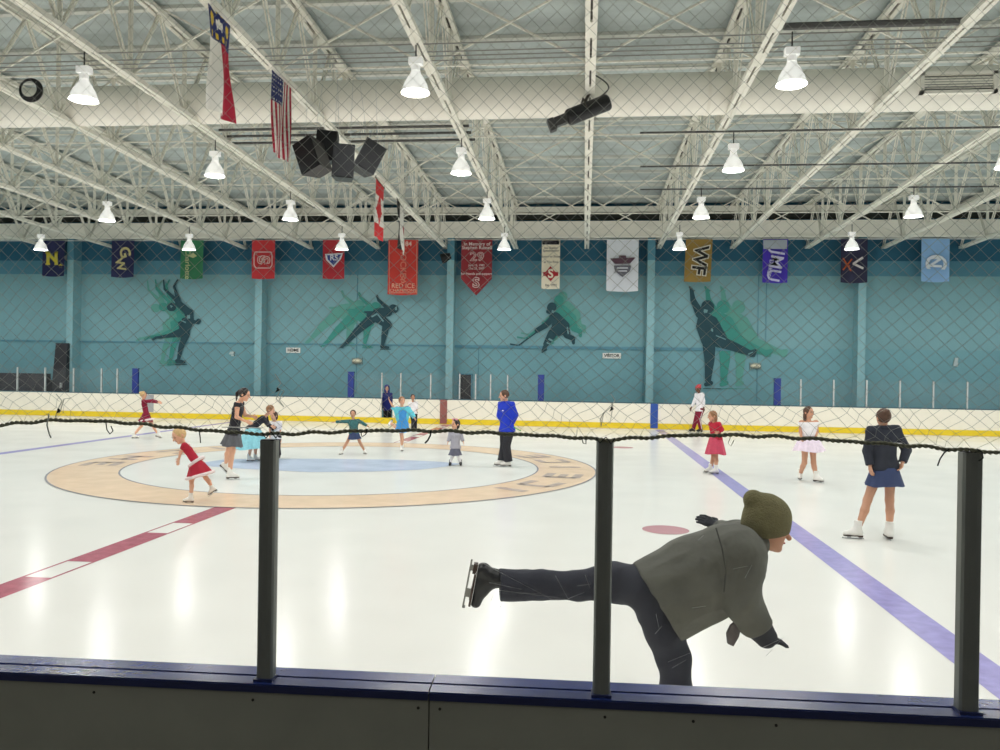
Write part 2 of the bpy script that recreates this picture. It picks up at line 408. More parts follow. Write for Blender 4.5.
def truss_label(k):
    c = {0: 'straight overhead, seen end-on'}.get(k)
    if k == 0: return 'white steel roof truss running straight away above the black projector'
    if k < 0: return 'white steel roof truss, %s to the left of the projector truss' % ORD[-k - 1]
    return 'white steel roof truss, %s to the right of the projector truss' % ORD[k - 1]
truss = {}
for k in KS:
    r = empty('roof_truss', (TX(k), 0, zb(0)), truss_label(k), 'truss', 'white roof trusses'); truss[k] = r
    if k == KS[0]:
        r.location = (0, 0, 0)
        a, b = truss_parts(); up = np.array([0, 0, TD])
        protos = [angle_pair('bottom_chord', a, b, 0.075, 0.09, 0.035, 1.3, r), angle_pair('top_chord', a + up, b + up + np.array([0, -0.1, 0]), 0.085, 0.09, 0.06, 1.3, r)]
        for i in range(NP):
            ya2 = YT0 + i * PANEL; pa = np.array([0, ya2, zb(ya2)]); pb = pa + np.array([0, PANEL, -SL * PANEL])
            mid = (pa + pb) / 2 + up
            for (q0, q1) in ((pa, mid), (mid, pb)):
                mb = MB(); 
                for s in (-0.028, 0.028): mb.bar(q0 + (s, 0, 0), q1 + (s, 0, 0), 0.024, 0.04)
                protos.append(mb.build('diagonal', M_steel, r))
            mb = MB()
            for s in (-0.024, 0.024): mb.bar(pa + (s, 0, 0), pa + up + (s, 0, 0), 0.026, 0.04)
            protos.append(mb.build('vertical', M_steel, r))
        r.location = (TX(k), 0, 0)
        proto_k = protos
    else:
        r.location = (TX(k), 0, 0)
        for p in proto_k: copy_part(p, r)
# cross bracing between the trusses
rows = [10.0, 14.0, 18.0, 22.0, 26.0, 30.0]
brace_me = None
rowname = ['nearest', 'second', 'third', 'fourth', 'fifth', 'sixth']
for ri, y in enumerate(rows):
    for s, nm in ((0.05, 'lower'), (TD - 0.05, 'upper')):
        mb = MB(); mb.bar((X0, y, zb(y) + s), (X1, y, zb(y) + s), 0.03, 0.03)
        tag(mb.build('bridging_rod', M_steel), 'thin white bridging rod along the %s chords, %s bracing row from the viewer' % (nm, ORD[ri]), 'rod', 'bridging rods')
    for k in KS[:-1]:
        if brace_me is None:
            mb = MB()
            mb.bar((0, 0, 0.06), (2.82, 0, TD - 0.06), 0.035, 0.035); mb.bar((0, 0.04, TD - 0.06), (2.82, 0.04, 0.06), 0.035, 0.035)
            br = mb.build('cross_brace', M_steel); brace_me = br
        else:
            br = brace_me.copy(); COL.objects.link(br)
        br.location = (TX(k), y + 0.045, zb(y))
        where = '%s gap %s of the projector truss' % (ORD[(-k - 1) if k < 0 else k], 'left' if k < 0 else 'right')
        tag(br, 'white X brace, %s row from the viewer, %s' % (ORD[ri], where), 'brace', 'X braces between roof trusses')

# ------------------------------------------------------------------ high-bay lamps
LROWS = [3.0, 8.0, 12.9, 17.8, 22.6, 27.6]
LK = [-9, -7, -5, -3, -1, 1, 3, 5, 7]
M_refl = mat('glowing_reflector', (250, 250, 246), 0.3, emit=0.55)
M_bulb = mat('lamp_glow', (255, 253, 250), 0.3, emit=30.0)
M_ball = mat('lamp_housing', (240, 240, 236), 0.35, emit=0.35)
lamp_p = None
rown = {0: 'first', 1: 'second', 2: 'front visible', 3: 'second visible', 4: 'third visible', 5: 'farthest'}
LIGHT_E = 84.0
for ri, y in enumerate(LROWS):
    for k in LK:
        z0 = zb(y) - 0.83
        nm = 'bell-shaped lamp, %s row, ' % rown[ri] + ('on %s truss %s of the projector truss' % (ORD[abs(k) - 1], 'left' if k < 0 else 'right'))
        ldx = {1: .3, 3: .27, 5: .2, 7: .2, -1: -.03, -3: -.17, -5: -.2}.get(k, -.3)
        r = empty('high_bay_lamp', (TX(k) + ldx, y, z0), nm, 'lamp', 'high-bay lamps under the roof')
        if lamp_p is None:
            x = TX(k) + ldx; up = (0, 0, 1)
            mb = MB(); mb.tube([(x, y, z0 + 0.55), (x, y, z0 + 0.83)], 0.012, 8); a = mb.build('stem', M_black, r)
            mb = MB(); mb.box((x - 0.11, y - 0.07, z0 + 0.46), (x + 0.11, y + 0.07, z0 + 0.57)); mb.lathe((x, y, z0), up, [(0.05, .34), (0.075, .36), (0.075, .42), (0.06, .46)], 14, 0, True, True); b = mb.build('ballast_housing', M_ball, r)
            mb = MB(); mb.lathe((x, y, z0), up, [(0.235, 0.0), (0.225, 0.02), (0.215, 0.06), (0.185, 0.15), (0.13, 0.25), (0.085, 0.31), (0.075, 0.35)], 24); mb.lathe((x, y, z0), up, [(0.06, 0.35), (0.12, 0.25), (0.175, 0.15), (0.205, 0.06), (0.235, 0.0)], 24); c = mb.build('reflector', M_refl, r, smooth=True)
            mb = MB(); mb.lathe((x, y, z0), up, [(0.0, 0.03), (0.1, 0.033), (0.19, 0.045), (0.19, 0.06), (0.0, 0.06)], 20); d = mb.build('bulb', M_bulb, r)
            lamp_p = [a, b, c, d]
            ld = bpy.data.lights.new('high_bay_light', 'AREA'); ld.shape = 'DISK'; ld.size = 0.4; ld.energy = LIGHT_E; ld.color = (1.0, 0.988, 0.968)
        else:
            for p in lamp_p: copy_part(p, r)
        lo = bpy.data.objects.new('high_bay_light', ld); COL.objects.link(lo); lo.parent = r; lo.location = (0, 0, 0.015)

# ------------------------------------------------------------------ duct, pipes and gear under the roof
def line_y_at(px, py, Z): return at_z(px, py, Z)
yd_ = 16.6; ct = at_y(500, 98, yd_); cz = float(ct[2]); rd = 0.42
r = empty('air_duct', (0, yd_, cz), 'wide round cream air duct running across the hall under the roof', 'duct')
mb = MB(); pr = []
nx = 46; xs = np.linspace(X0 + 0.02, X1 - 0.02, nx)
mb.tube([(x, yd_, cz) for x in xs], rd, 28); mb.build('duct_tube', mat('duct_skin', (246, 243, 232), 0.55, noise=0.05, nscale=2), r, smooth=True)
for x in xs[2::5]:
    mb = MB(); mb.tube([(x - 0.03, yd_, cz), (x + 0.03, yd_, cz)], rd + 0.012, 28); mb.build('duct_band', mat('duct_band', (240, 236, 224), 0.55), r)
va, vb = at_y(921, 72, yd_ - rd - .02), at_y(998, 92, yd_ - rd - .02)
mb = MB(); yv = yd_ - rd - 0.02
x0v, x1v, z0v, z1v = va[0], vb[0], vb[2], va[2]
for (lo, hi) in (((x0v, yv, z1v - .06), (x1v, yd_ - .1, z1v)), ((x0v, yv, z0v), (x1v, yd_ - .1, z0v + .06)), ((x0v, yv, z0v), (x0v + .07, yd_ - .1, z1v)), ((x1v - .07, yv, z0v), (x1v, yd_ - .1, z1v))): mb.box(lo, hi)
vr = mb.build('vent', M_beam, r)
mb = MB(); mb.box((x0v + .07, yv + .05, z0v + .06), (x1v - .07, yv + .07, z1v - .06)); i = 0
zz = z0v + .08
while zz < z1v - .07: mb.obox(((x0v + x1v) / 2, yv + .03, zz), ((x1v - x0v) / 2 - .08, 0, 0), (0, .012, .008), (0, -.002, .003)); zz += .05
vg = mb.build('vent_grille', mat('vent_dark', (56, 56, 54), 0.7), vr)

def pipe(label, pa, pb, Z, rad, m=None, ext=True, name='pipe', group=None):
    a, b = at_z(*pa, Z), at_z(*pb, Z); yy = (a[1] + b[1]) / 2
    xa, xb = (X0, X1) if ext else (a[0], b[0])
    mb = MB(); mb.tube([(xa, yy, Z), (xb, yy, Z)], rad, 8)
    return tag(mb.build(name, m or mat('grey_pipe', (150, 150, 144), 0.5)), label, 'pipe', group)
g = 'thin pipes across the hall'
for py, lab in ((42, 'topmost thin grey pipe crossing under the trusses'), (50, 'thin grey pipe crossing under the trusses, second of the upper set'), (54.5, 'thin grey pipe crossing under the trusses, third of the upper set'), (59, 'lowest thin grey pipe of the upper set under the trusses')):
    pipe(lab, (500, py), (500, py), zb(13) - 0.03, 0.012, group=g)
M_dkpipe = mat('dark_pipe', (84, 84, 82), 0.5)
for (x0p, x1p, py, lab) in ((216, 470, 128, 'top dark bar behind the black speaker cluster'), (222, 472, 134.5, 'middle dark bar behind the black speaker cluster'), (226, 476, 141.5, 'lowest dark bar behind the black speaker cluster')):
    pipe(lab, (x0p, py), (x1p, py), zb(17) + 0.12, 0.03, M_dkpipe, False, 'speaker_rail', 'dark bars behind the speakers')
for (py0, py1, lab) in ((133, 127, 'dark conduit on the right side, nearest of three'), (168, 161, 'dark conduit on the right side, middle of three'), (190, 186, 'dark conduit on the right side, farthest of three')):
    pipe(lab, (640, py0), (1000, py1), zb(20) - 0.05, 0.022, M_dkpipe, False, 'conduit', 'dark conduits on the right')
pipe('dark horizontal beam under the roof at the upper right', (784, 27), (962, 21), zb(13) + 0.05, 0.06, M_dkpipe, False, 'dark_beam')

# speaker cluster
ZS = depth_of((TX(-2), 17.4, zb(17.4)))
Dsp = 15.4
def spk(lab, cx, cy, wpx, hpx, rot, dz, yawd):
    c = at_d(cx, cy, Dsp + dz); s = Dsp / F
    w, h = wpx * s / 2, hpx * s / 2; a = math.radians(rot)
    ex0 = HR * math.cos(math.radians(yawd)) + HA * math.sin(math.radians(yawd)); up0 = np.array([0, 0, 1.0])
    ex = ex0 * math.cos(a) - up0 * math.sin(a); ez = up0 * math.cos(a) + ex0 * math.sin(a); ey = np.cross(ez, ex)
    r = empty('loudspeaker', c, lab, 'loudspeaker', 'black speaker cluster')
    mb = MB(); d = 0.24
    fr = [c + ex * w * sx + ez * h * sz - ey * d for sx, sz in ((-1, -1), (1, -1), (1, 1), (-1, 1))]
    bk = [c + ex * w * .72 * sx + ez * h * .9 * sz + ey * d for sx, sz in ((-1, -1), (1, -1), (1, 1), (-1, 1))]
    mb.add(fr + bk, [(0, 1, 2, 3), (7, 6, 5, 4), (0, 4, 5, 1), (1, 5, 6, 2), (2, 6, 7, 3), (3, 7, 4, 0)]); mb.build('cabinet', M_blackp, r)
    mb = MB(); mb.obox(c - ey * (d + .01), ex * w * .93, ez * h * .94, ey * .012); mb.build('grille', mat('speaker_grille', (26, 28, 31), 0.7, noise=0.2, nscale=30), r)
    mb = MB(); 
    for s2 in (-1, 1): mb.tube([c + ez * h * .9 + ex * w * .5 * s2, np.array([c[0] + .15 * s2, c[1], zb(c[1]) + .03])], 0.004, 6)
    mb.build('hanging_chain', M_silver, r)
spk('black loudspeaker tilted left, leftmost of the hanging speaker cluster', 314, 158, 23, 33, -22, -.3, -25)
spk('black loudspeaker at the top of the hanging cluster', 328.5, 148.5, 21, 30, 5, .3, 0)
spk('black loudspeaker facing forward at the bottom of the cluster', 344, 164, 20, 31, 2, -.95, 8)
spk('black loudspeaker tilted right, rightmost of the hanging speaker cluster', 367, 159, 22, 30, 26, -.25, 25)

# projector / follow spot on the middle truss
c = at_d(584, 111.5, 15.2); s = 15.2 / F
r = empty('hanging_projector', c, 'black cylindrical projector tilted under the middle truss', 'projector')
ax = unit(HR * 28 + np.array([0, 0, 1.0]) * 11.5); up = np.cross(ax, HA) * -1; up = unit(np.array([0, 0, 1.0]) - ax * ax[2])
mb = MB(); p0, p1 = c - ax * 18 * s, c + ax * 27 * s
mb.tube([p0, p0 + ax * .04, p1 - ax * .04, p1], [7 * s, 8.2 * s, 8.2 * s, 7 * s], 20); mb.build('barrel', M_blackp, r, smooth=False)
mb = MB(); mb.obox(c - ax * 25 * s, ax * 6 * s, up * 4.5 * s, HA * 4 * s); mb.obox(c - ax * 35 * s - up * 1 * s, ax * 3.2 * s, up * 6 * s, HA * 5 * s); mb.build('lens_bracket', mat('bracket_grey', (70, 70, 70), 0.5), r)
mb = MB(); mb.tube([c + ax * 6 * s + up * 7 * s, c + ax * 6 * s + up * 10 * s, (TX(0), c[1], zb(c[1]))], 0.03, 8)
mb.tube([c + ax * 2 * s + HA * 9 * s, c + ax * 2 * s + HA * 9 * s + up * 10 * s, c + ax * 2 * s - HA * 9 * s + up * 10 * s, c + ax * 2 * s - HA * 9 * s], 0.018, 6); mb.build('yoke', M_steel_dk, r)
mb = MB(); t = np.linspace(0, 1, 12); mb.tube([c + ax * (20 + 12 * math.sin(math.pi * q)) * s + up * (8 + 26 * q - 6 * math.sin(math.pi * q)) * s for q in t], 0.012, 6); mb.build('cable', M_black, r)
# cable coil on a truss at the upper left
c = at_d(29, 89, 13.6); mb = MB()
for j in range(3):
    R = .15 + .02 * j; mb.tube([c + HR * R * math.cos(a) + np.array([0, 0, 1]) * R * math.sin(a) + HA * .03 * j for a in np.linspace(0, 2 * math.pi, 20, endpoint=False)], .018, 6, closed=True)
tag(mb.build('hanging_cable_coil', M_black, origin=c), 'small black coil of cable hung on a truss at the upper left', 'cable')
# floodlight at the end of a truss near the far wall
c = at_d(446, 257.5, depth_of((at_y(446, 250, YW - .5)))); r = empty('spotlight', c, 'small dark spotlight at the wall end of a truss above the tall red banner', 'spotlight')
mb = MB(); d = unit(-HR + np.array([0, 0, -.35])); mb.tube([c - d * .2, c + d * .15, c + d * .2], [.14, .2, .19], 14); mb.build('can', M_black, r)
mb = MB(); mb.tube([c - d * .15, c - d * .05 + np.array([.05, 0, .3])], .03, 6); mb.build('bracket', M_steel_dk, r)

# ------------------------------------------------------------------ flags under the second truss to the left
XF = TX(-2)
def flag(label, corners, regions, mats, nu, nv, wave=0.05, waist=0.0, seed=1):
    """corners: pixel top-near, top-far, bottom-near, bottom-far on the truss plane; regions(u, v) -> material index"""
    P = [at_x(px, py, XF) for px, py in corners]
    r = empty('hanging_flag', P[0] * .5 + P[1] * .5, label[0], 'flag', 'flags hanging from a roof truss')
    mb = MB(); vs = []
    for j in range(nv + 1):
        v = j / nv
        for i in range(nu + 1):
            u = i / nu; w = 1 - waist * math.sin(math.pi * min(1, v * 1.15)) ** 2; uu = .5 + (u - .5) * w
            p = (P[0] * (1 - uu) + P[1] * uu) * (1 - v) + (P[2] * (1 - uu) + P[3] * uu) * v
            p = p + np.array([wave * (0.3 + v) * math.sin(u * 9 + v * 4 + seed), 0, 0]); vs.append(p)
    fs = []; ms = []
    for j in range(nv):
        for i in range(nu):
            fs.append((j * (nu + 1) + i, j * (nu + 1) + i + 1, (j + 1) * (nu + 1) + i + 1, (j + 1) * (nu + 1) + i)); ms.append(regions((i + .5) / nu, (j + .5) / nv))
    mb.v = [tuple(q) for q in vs]; mb.f = fs; mb.m = ms
    mb.build('cloth', mats, r, smooth=True)
    mb = MB(); a = P[0] + np.array([0, -.06, .0]); b = P[1] + np.array([0, .06, 0]); mb.tube([a, b], .014, 6)
    for q in (a, b): mb.tube([q, (q[0], q[1], zb(q[1]) + .02)], .006, 5)
    mb.build('hanging_rod', M_steel_dk, r)
    return r
F_navy, F_white, F_red, F_yel = mat('flag_navy', (40, 48, 104), .8), mat('flag_white', (236, 232, 224), .8), mat('flag_crimson', (176, 30, 58), .8), mat('flag_gold', (222, 190, 60), .8)
F_blk = mat('flag_black', (34, 32, 34), .8)
def star(u, v, cu_, cv, R, asp):
    x, y = (u - cu_) * asp, (v - cv); rr = math.hypot(x, y); a = math.atan2(x, -y)
    if rr > R: return False
    k = (a % (2 * math.pi / 5)) - math.pi / 5
    return rr * math.cos(abs(k) - math.pi / 5 + 0.0) < R * 0.62 or rr < R * (0.42 + 0.58 * (abs(k) / (math.pi / 5)) ** 1.6)
def nc(u, v):
    if v < 0.345:
        if star(u, v, .5, .175, .065, .5): return 1
        if abs(v - .055) < .03 and abs((u * 12) % 2 - 1) < .4 and .2 < u < .8: return 3
        if abs(v - .295) < .03 and abs((u * 12) % 2 - 1) < .4 and .2 < u < .8: return 3
        if (u - .22) ** 2 + ((v - .175) * 2) ** 2 < .012 or (u - .8) ** 2 + ((v - .175) * 2) ** 2 < .012: return 3
        return 0
    return 1 if u < .5 else 2
flag(['state flag hanging by the truss: navy top with gold, white and crimson below'], ((206, -10), (231, 20), (210, 108), (232.5, 124)), nc, [F_navy, F_white, F_red, F_yel], 40, 56, .05, .12)
def us(u, v):
    if u < 7 / 13 and v < .4:
        a, b = u / (7 / 13) * 6, v / .4 * 9
        ja, jb = a - math.floor(a) - .5, b - math.floor(b) - .5
        return 1 if (ja * ja + jb * jb < .035) else 0
    return 2 if int(u * 13) % 2 == 0 else 1
flag(['American flag hung vertically, blue canton at its upper left'], ((272, 63), (291.5, 81), (272, 152), (289, 164)), us, [F_navy, F_white, F_red], 52, 60, .03, .0, 3)
def ca(u, v):
    if v < .25 or v > .75: return 0
    x, y = (u - .5), (v - .5) * 2
    return 0 if (abs(x) < .34 * (1 - abs(y) * 1.6) or (abs(y) < .06 and abs(x) < .36) or (abs(x) < .04 and abs(y) < .42)) else 1
flag(['Canadian flag hung vertically, red ends and a white middle'], ((376, 178), (384, 188), (374.5, 236), (382.5, 242)), ca, [mat('flag_red', (206, 44, 48), .8), F_white], 24, 40, .015, .0, 2)
def bw(u, v):
    if u < .45: return 1 if (.35 < v < .42) else 0
    return 2 if .42 < v < .62 and u > .7 else 1
flag(['narrow black and white flag hung in front of the tall red banner'], ((397.5, 199.5), (402.5, 208), (397.5, 246), (405.5, 255)), bw, [F_blk, F_white, F_red], 20, 30, .05, .1, 5)

# ------------------------------------------------------------------ banners on the far wall
def banner(label, x0, x1, y0, y1, rgb, pointed=False, sway=0.0):
    a, b = at_y(x0, y0, YBAN - .02), at_y(x1, y1, YBAN - .02)
    r = empty('hanging_banner', ((a[0] + b[0]) / 2, YBAN, rod_z), label, 'banner', 'banners along the far wall')
    m = mat('banner_%d_%d_%d' % rgb, rgb, .8, noise=.06, nscale=2)
    nu, nv = 14, 10; mb = MB(); xa, xb, zt, zbm = a[0], b[0], rod_z, b[2]; vs = []
    for j in range(nv + 1):
        v = j / nv
        for i in range(nu + 1):
            u = i / nu; x = xa + (xb - xa) * u + sway * v; z = zt + (zbm - zt) * v
            if pointed and v > .7: # tapering tail
                t = (v - .7) / .3; x = (xa + xb) / 2 + (x - (xa + xb) / 2) * (1 - t * .995)
            vs.append((x, YBAN - .02 + .035 * v * math.sin(u * 6.0 + x0), z - (.03 * math.sin(u * math.pi) * v if not pointed else 0)))
    fs = [(j * (nu + 1) + i, j * (nu + 1) + i + 1, (j + 1) * (nu + 1) + i + 1, (j + 1) * (nu + 1) + i) for j in range(nv) for i in range(nu)]
    mb.add(vs, fs); mb.build('cloth', m, r, smooth=True)
    def P(px, py): return at_y(px, py, YBAN - .075)
    return r, P
EX, EZ = np.array([1.0, 0, 0]), np.array([0, 0, 1.0])
PXM = (YBAN / F) * 1.0                                # metres per pixel on the wall, about
def ink(rgb): return mat('ink_%d_%d_%d' % rgb, rgb, .8)
def btext(r, P, s, px, py, hpx, rgb, rot=0, bold=0.02, ws=1.0, nm='lettering', dy=0.0):
    ang = math.radians(rot); ex = EX * math.cos(ang) + EZ * math.sin(ang); ez = -EX * math.sin(ang) + EZ * math.cos(ang)
    o = P(px, py) + np.array([0, -dy, 0])
    return text_mesh(s, ink(rgb), o, ex, ez, hpx * PXM * 1.35, nm, r, bold, ws)
def bshape(r, P, pts, rgb, nm='emblem', dy=0.0, widths=None):
    mb = MB(); mb.poly([P(x, y) + np.array([0, -dy, 0]) for x, y in pts]); return mb.build(nm, ink(rgb), r)
def bline(r, P, segs, w, rgb, nm='emblem', dy=0.0):
    mb = MB()
    for (xa, ya, xb, yb) in segs:
        p0, p1 = P(xa, ya), P(xb, yb); d = unit(p1 - p0); n_ = np.cross(d, (0, 1, 0)) * w * PXM / 2; o = np.array([0, -dy, 0])
        mb.poly([p0 - n_ + o, p1 - n_ + o, p1 + n_ + o, p0 + n_ + o])
    return mb.build(nm, ink(rgb), r)
NAVY = (36, 40, 82)
r, P = banner('navy banner with a yellow letter N and a small star, leftmost on the wall', 43, 64.5, 240, 276, NAVY)
btext(r, P, 'N', 52, 258, 11, (214, 196, 70), 0, .06, 1.15); bline(r, P, [(45.5, 252.5, 50, 252.5), (54.5, 252.5, 58, 252.5), (45.5, 264, 50, 264), (54.5, 264, 58, 264)], 2, (214, 196, 70)); btext(r, P, '*', 60.5, 268, 7, (214, 196, 70), 0, .05)
r, P = banner('navy banner with pale gold letters GW set sideways', 112, 134, 240, 277, NAVY)
btext(r, P, 'G', 124.5, 252.5, 12, (206, 196, 140), -70, .03); btext(r, P, 'W', 120, 264.5, 10, (206, 196, 140), -75, .03)
r, P = banner('green banner with pale sideways lettering', 181, 203, 240, 278.5, (52, 122, 84))
btext(r, P, 'Charlotte', 187.5, 264, 6, (196, 200, 150), -90, .01); bshape(r, P, [(188, 256), (193, 252.5), (197, 256), (193, 258)], (196, 200, 150))
r, P = banner('plain red banner with a white-outlined block letter mark', 252, 274.5, 240, 278.5, (196, 52, 58))
bline(r, P, [(255, 252, 271, 252), (271, 252, 272, 255), (272, 255, 272, 265), (272, 265, 270, 268), (270, 268, 256, 268), (256, 268, 254, 265), (254, 265, 254, 255), (254, 255, 255, 252)], 1.0, (226, 200, 196))
btext(r, P, 'S', 263, 260, 14, (226, 200, 196), -90, .03, 1.0); btext(r, P, 'S', 263, 260, 14, (196, 52, 58), -90, -.015, 1.0, dy=.01); btext(r, P, 'NC', 263, 260, 5, (226, 200, 196), -90, .01, dy=.02)
r, P = banner('dark red banner with a blue and white triangular shield', 323, 344, 240, 278.5, (178, 44, 56))
bshape(r, P, [(325, 254), (343, 253), (341, 259), (333.5, 267.5), (326, 260)], (220, 220, 226)); bshape(r, P, [(327, 255.3), (341, 254.4), (339.5, 258.5), (333.5, 265.3), (328, 259.5)], (50, 70, 140), dy=.01); btext(r, P, 'RS', 334, 258, 6, (230, 230, 236), 0, .02, dy=.02)
r, P = banner('tall red banner with faint vertical lettering and a lettered bottom strip', 388.5, 417.5, 240, 294.5, (206, 62, 54))
bline(r, P, [(389.3, 241, 389.3, 294), (416.8, 241, 416.8, 294), (389.3, 292.8, 416.8, 292.8)], .7, (214, 150, 130)); btext(r, P, 'HOCKEY', 403, 265, 6.5, (222, 140, 120), -90, .01, 1.0); btext(r, P, '84', 408.5, 244, 5, (236, 206, 196), 0, .02); btext(r, P, 'S', 403, 280, 7, (222, 140, 120)); btext(r, P, 'RED ICE', 403, 286, 5, (226, 186, 160), 0, .0); btext(r, P, 'CHAMPIONS', 403, 290.5, 3, (226, 186, 160), 0, .0, 1.2)
r, P = banner('dark red memorial banner with a pointed bottom and white writing', 461.5, 491.5, 240, 295.5, (142, 44, 52), True)
btext(r, P, 'In Memory of', 477, 244, 3.6, (232, 222, 218), 0, .01); btext(r, P, 'Stephen Russell', 477, 247.7, 3.6, (232, 222, 218), 0, .01)
btext(r, P, '29', 477, 257, 9, (226, 200, 196), 0, .03, 1.2); btext(r, P, '29', 477, 257, 9, (142, 44, 52), 0, -.015, 1.2, dy=.01)
btext(r, P, 'June 12, 1982', 476.5, 265.3, 2.2, (220, 206, 202)); btext(r, P, 'Oct 25, 2007', 476.5, 268.5, 2.2, (220, 206, 202)); btext(r, P, 'for friends and support', 476.5, 273.8, 2.5, (232, 222, 218), 0, .01)
btext(r, P, 'S', 476, 283, 10, (230, 210, 206), 0, .05, 1.1); btext(r, P, 'S', 476, 283, 10, (142, 44, 52), 0, 0, 1.1, dy=.01)
r, P = banner('narrow cream banner with black top label and red diamond mark', 542, 559.5, 240, 288.5, (236, 228, 206))
bshape(r, P, [(542.3, 240.5), (559.3, 240.5), (559.3, 244.5), (542.3, 244.5)], (40, 40, 44)); btext(r, P, 'RALEIGH', 551, 242.6, 2.2, (200, 200, 200))
for q, (s_, yy) in enumerate((('Ice Skating', 248), ('Speedskating', 250.7), ('Learn to Skate', 256.5), ('at The Rink', 262), ('Est. 1972', 285.3))): btext(r, P, s_, 551, yy, 2.3, (120, 112, 104))
bshape(r, P, [(550.5, 266), (557, 274), (550.5, 281.5), (544, 274)], (170, 36, 46)); bshape(r, P, [(543.2, 272), (548, 272), (548, 276), (543.2, 276)], (170, 36, 46), dy=.002); bshape(r, P, [(553, 272), (558.2, 272), (558.2, 276), (553, 276)], (170, 36, 46), dy=.002)
btext(r, P, 'S', 550.6, 274, 9, (236, 228, 206), 0, .03, dy=.01)
r, P = banner('white banner with a small dark maroon emblem in its middle', 607, 638, 240, 291, (222, 226, 234))
bshape(r, P, [(610, 258.5), (635.5, 257.5), (630, 263.5), (615, 264)], (92, 66, 80)); bshape(r, P, [(619, 255.5), (626, 255.5), (626, 257.8), (619, 258)], (92, 66, 80)); bshape(r, P, [(614, 265.5), (631, 265.5), (630, 271), (622.5, 277), (615, 271)], (104, 104, 116)); bline(r, P, [(617, 268, 628, 268), (618, 271, 627, 271)], 1.2, (222, 226, 234), dy=.01)
r, P = banner('gold banner with black sideways letters WF', 686, 712, 240, 281.5, (150, 122, 60), False, -.05)
btext(r, P, 'WF', 699.5, 260, 14, (226, 222, 206), -97, .075, 1.0); btext(r, P, 'WF', 699.5, 260, 14, (28, 26, 26), -97, .02, 1.0, dy=.01)
r, P = banner('purple banner with a grey top and white sideways lettering', 763, 787.5, 240, 282.5, (66, 46, 172))
bshape(r, P, [(763.3, 240), (787.2, 240), (787, 249), (763.5, 249)], (170, 178, 190)); btext(r, P, 'JMU', 775, 266, 13, (206, 206, 236), -100, .01, 1.0); btext(r, P, 'DUKES', 770, 268, 4, (206, 206, 236), -100, .01)
r, P = banner('dark navy banner with a white V and crossed orange lines', 841, 867, 240, 282.5, (42, 42, 70))
bline(r, P, [(853, 264, 863, 257.5), (853, 263.5, 863.5, 268.5)], 2.2, (232, 226, 226)); bline(r, P, [(843, 258, 851, 271), (843, 270, 852, 259), (845, 266, 850, 266)], 1.3, (200, 96, 50))
r, P = banner('light blue banner with white interlocking letters N and C, rightmost', 921.5, 949, 240, 281.5, (142, 184, 228))
btext(r, P, 'N', 935, 262, 11.5, (226, 232, 240), -93, .035, .9); btext(r, P, 'C', 935, 262, 20, (226, 232, 240), -93, .012, .8, dy=.01)

# ------------------------------------------------------------------ painted skater murals (flat silhouettes on the wall)
def mural(label, strokes, polys, shifts, boxpx, hi=()):
    r = empty('wall_mural', at_y(*boxpx, YW - .02), label, 'mural', 'painted skater murals')
    cols = [(30, 68, 78), (58, 140, 130), (90, 154, 144)]
    for li, (dx, dy, sc) in enumerate(shifts):
        mb = MB(); Y = YW - .07 + .022 * li; cnt = [0]
        cx, cy = boxpx
        def T(px, py): return at_y(cx + (px - cx) * sc + dx, cy + (py - cy) * sc + dy, Y + .0008 * cnt[0])
        for (xa, ya, ra, xb, yb, rb) in strokes:
            cnt[0] += 1
            d = np.array([xb - xa, yb - ya], float); L = np.linalg.norm(d) + 1e-6; a0 = math.atan2(d[1], d[0]); pts = []
            for t in np.linspace(math.pi / 2, 3 * math.pi / 2, 9): pts.append(T(xa + ra * math.cos(a0 + t), ya + ra * math.sin(a0 + t)))
            for t in np.linspace(-math.pi / 2, math.pi / 2, 9): pts.append(T(xb + rb * math.cos(a0 + t), yb + rb * math.sin(a0 + t)))
            mb.poly(pts)
        for pl in polys:
            cnt[0] += 1; mb.poly([T(x, y) for x, y in pl])
        if li == 0: o = mb.build('dark_silhouette', mat('mural_%d' % li, cols[li], .8), r)
        else: o = mb.build('pale_echo', mat('mural_%d' % li, cols[li], .8), r); o['label'] = 'pale green echo of the figure'
    if hi:
        for q, pl in enumerate(hi):
            mb = MB(); mb.poly([at_y(x, y, YW - .074 - .0008 * q) for x, y in pl]); o = mb.build('pale_marking', mat('mural_mark', (116, 156, 160), .8), r)
# layback spin
mural('mural of a dark green figure skater leaning back with raised arms', [
    (177.5, 280, .7, 174, 286, 1.2), (174, 286, 1.2, 179, 303, 2.2), (163.5, 280, .7, 164.5, 289, 1), (164.5, 289, 1.1, 176, 300, 2), (172, 307, 4.2, 171, 307, 4.2), (178, 303, 3, 189, 313, 4), (189, 313, 4.5, 190, 322, 4),
    (184, 320, 2.5, 198, 322.5, 1.6), (198, 322.5, 2, 198.5, 321, 2.5), (189, 322, 4, 184, 333, 5.2), (180, 333, 4.5, 170, 335.5, 2), (170, 335.5, 2, 156, 337.5, 1), (156, 337.5, 1.2, 153, 339.5, 1.2), (186, 334, 4, 181, 347, 2.6), (181, 347, 2.6, 178.5, 359, 1.6), (177, 361, 2, 184, 362, 1.4)],
    [[(175, 364.2), (187, 364.2), (187, 365), (175, 365)], [(178, 322), (186, 318), (190, 330), (180, 333)]], ((0, 0, 1), (-8, 0, 1), (-16, 1, 1)), (172, 320), [[(187, 315), (190, 315), (190, 318.5), (187, 318.5)], [(170, 305), (173, 306), (171, 308)], [(181, 320), (186, 322), (185.5, 323), (181, 321)]])
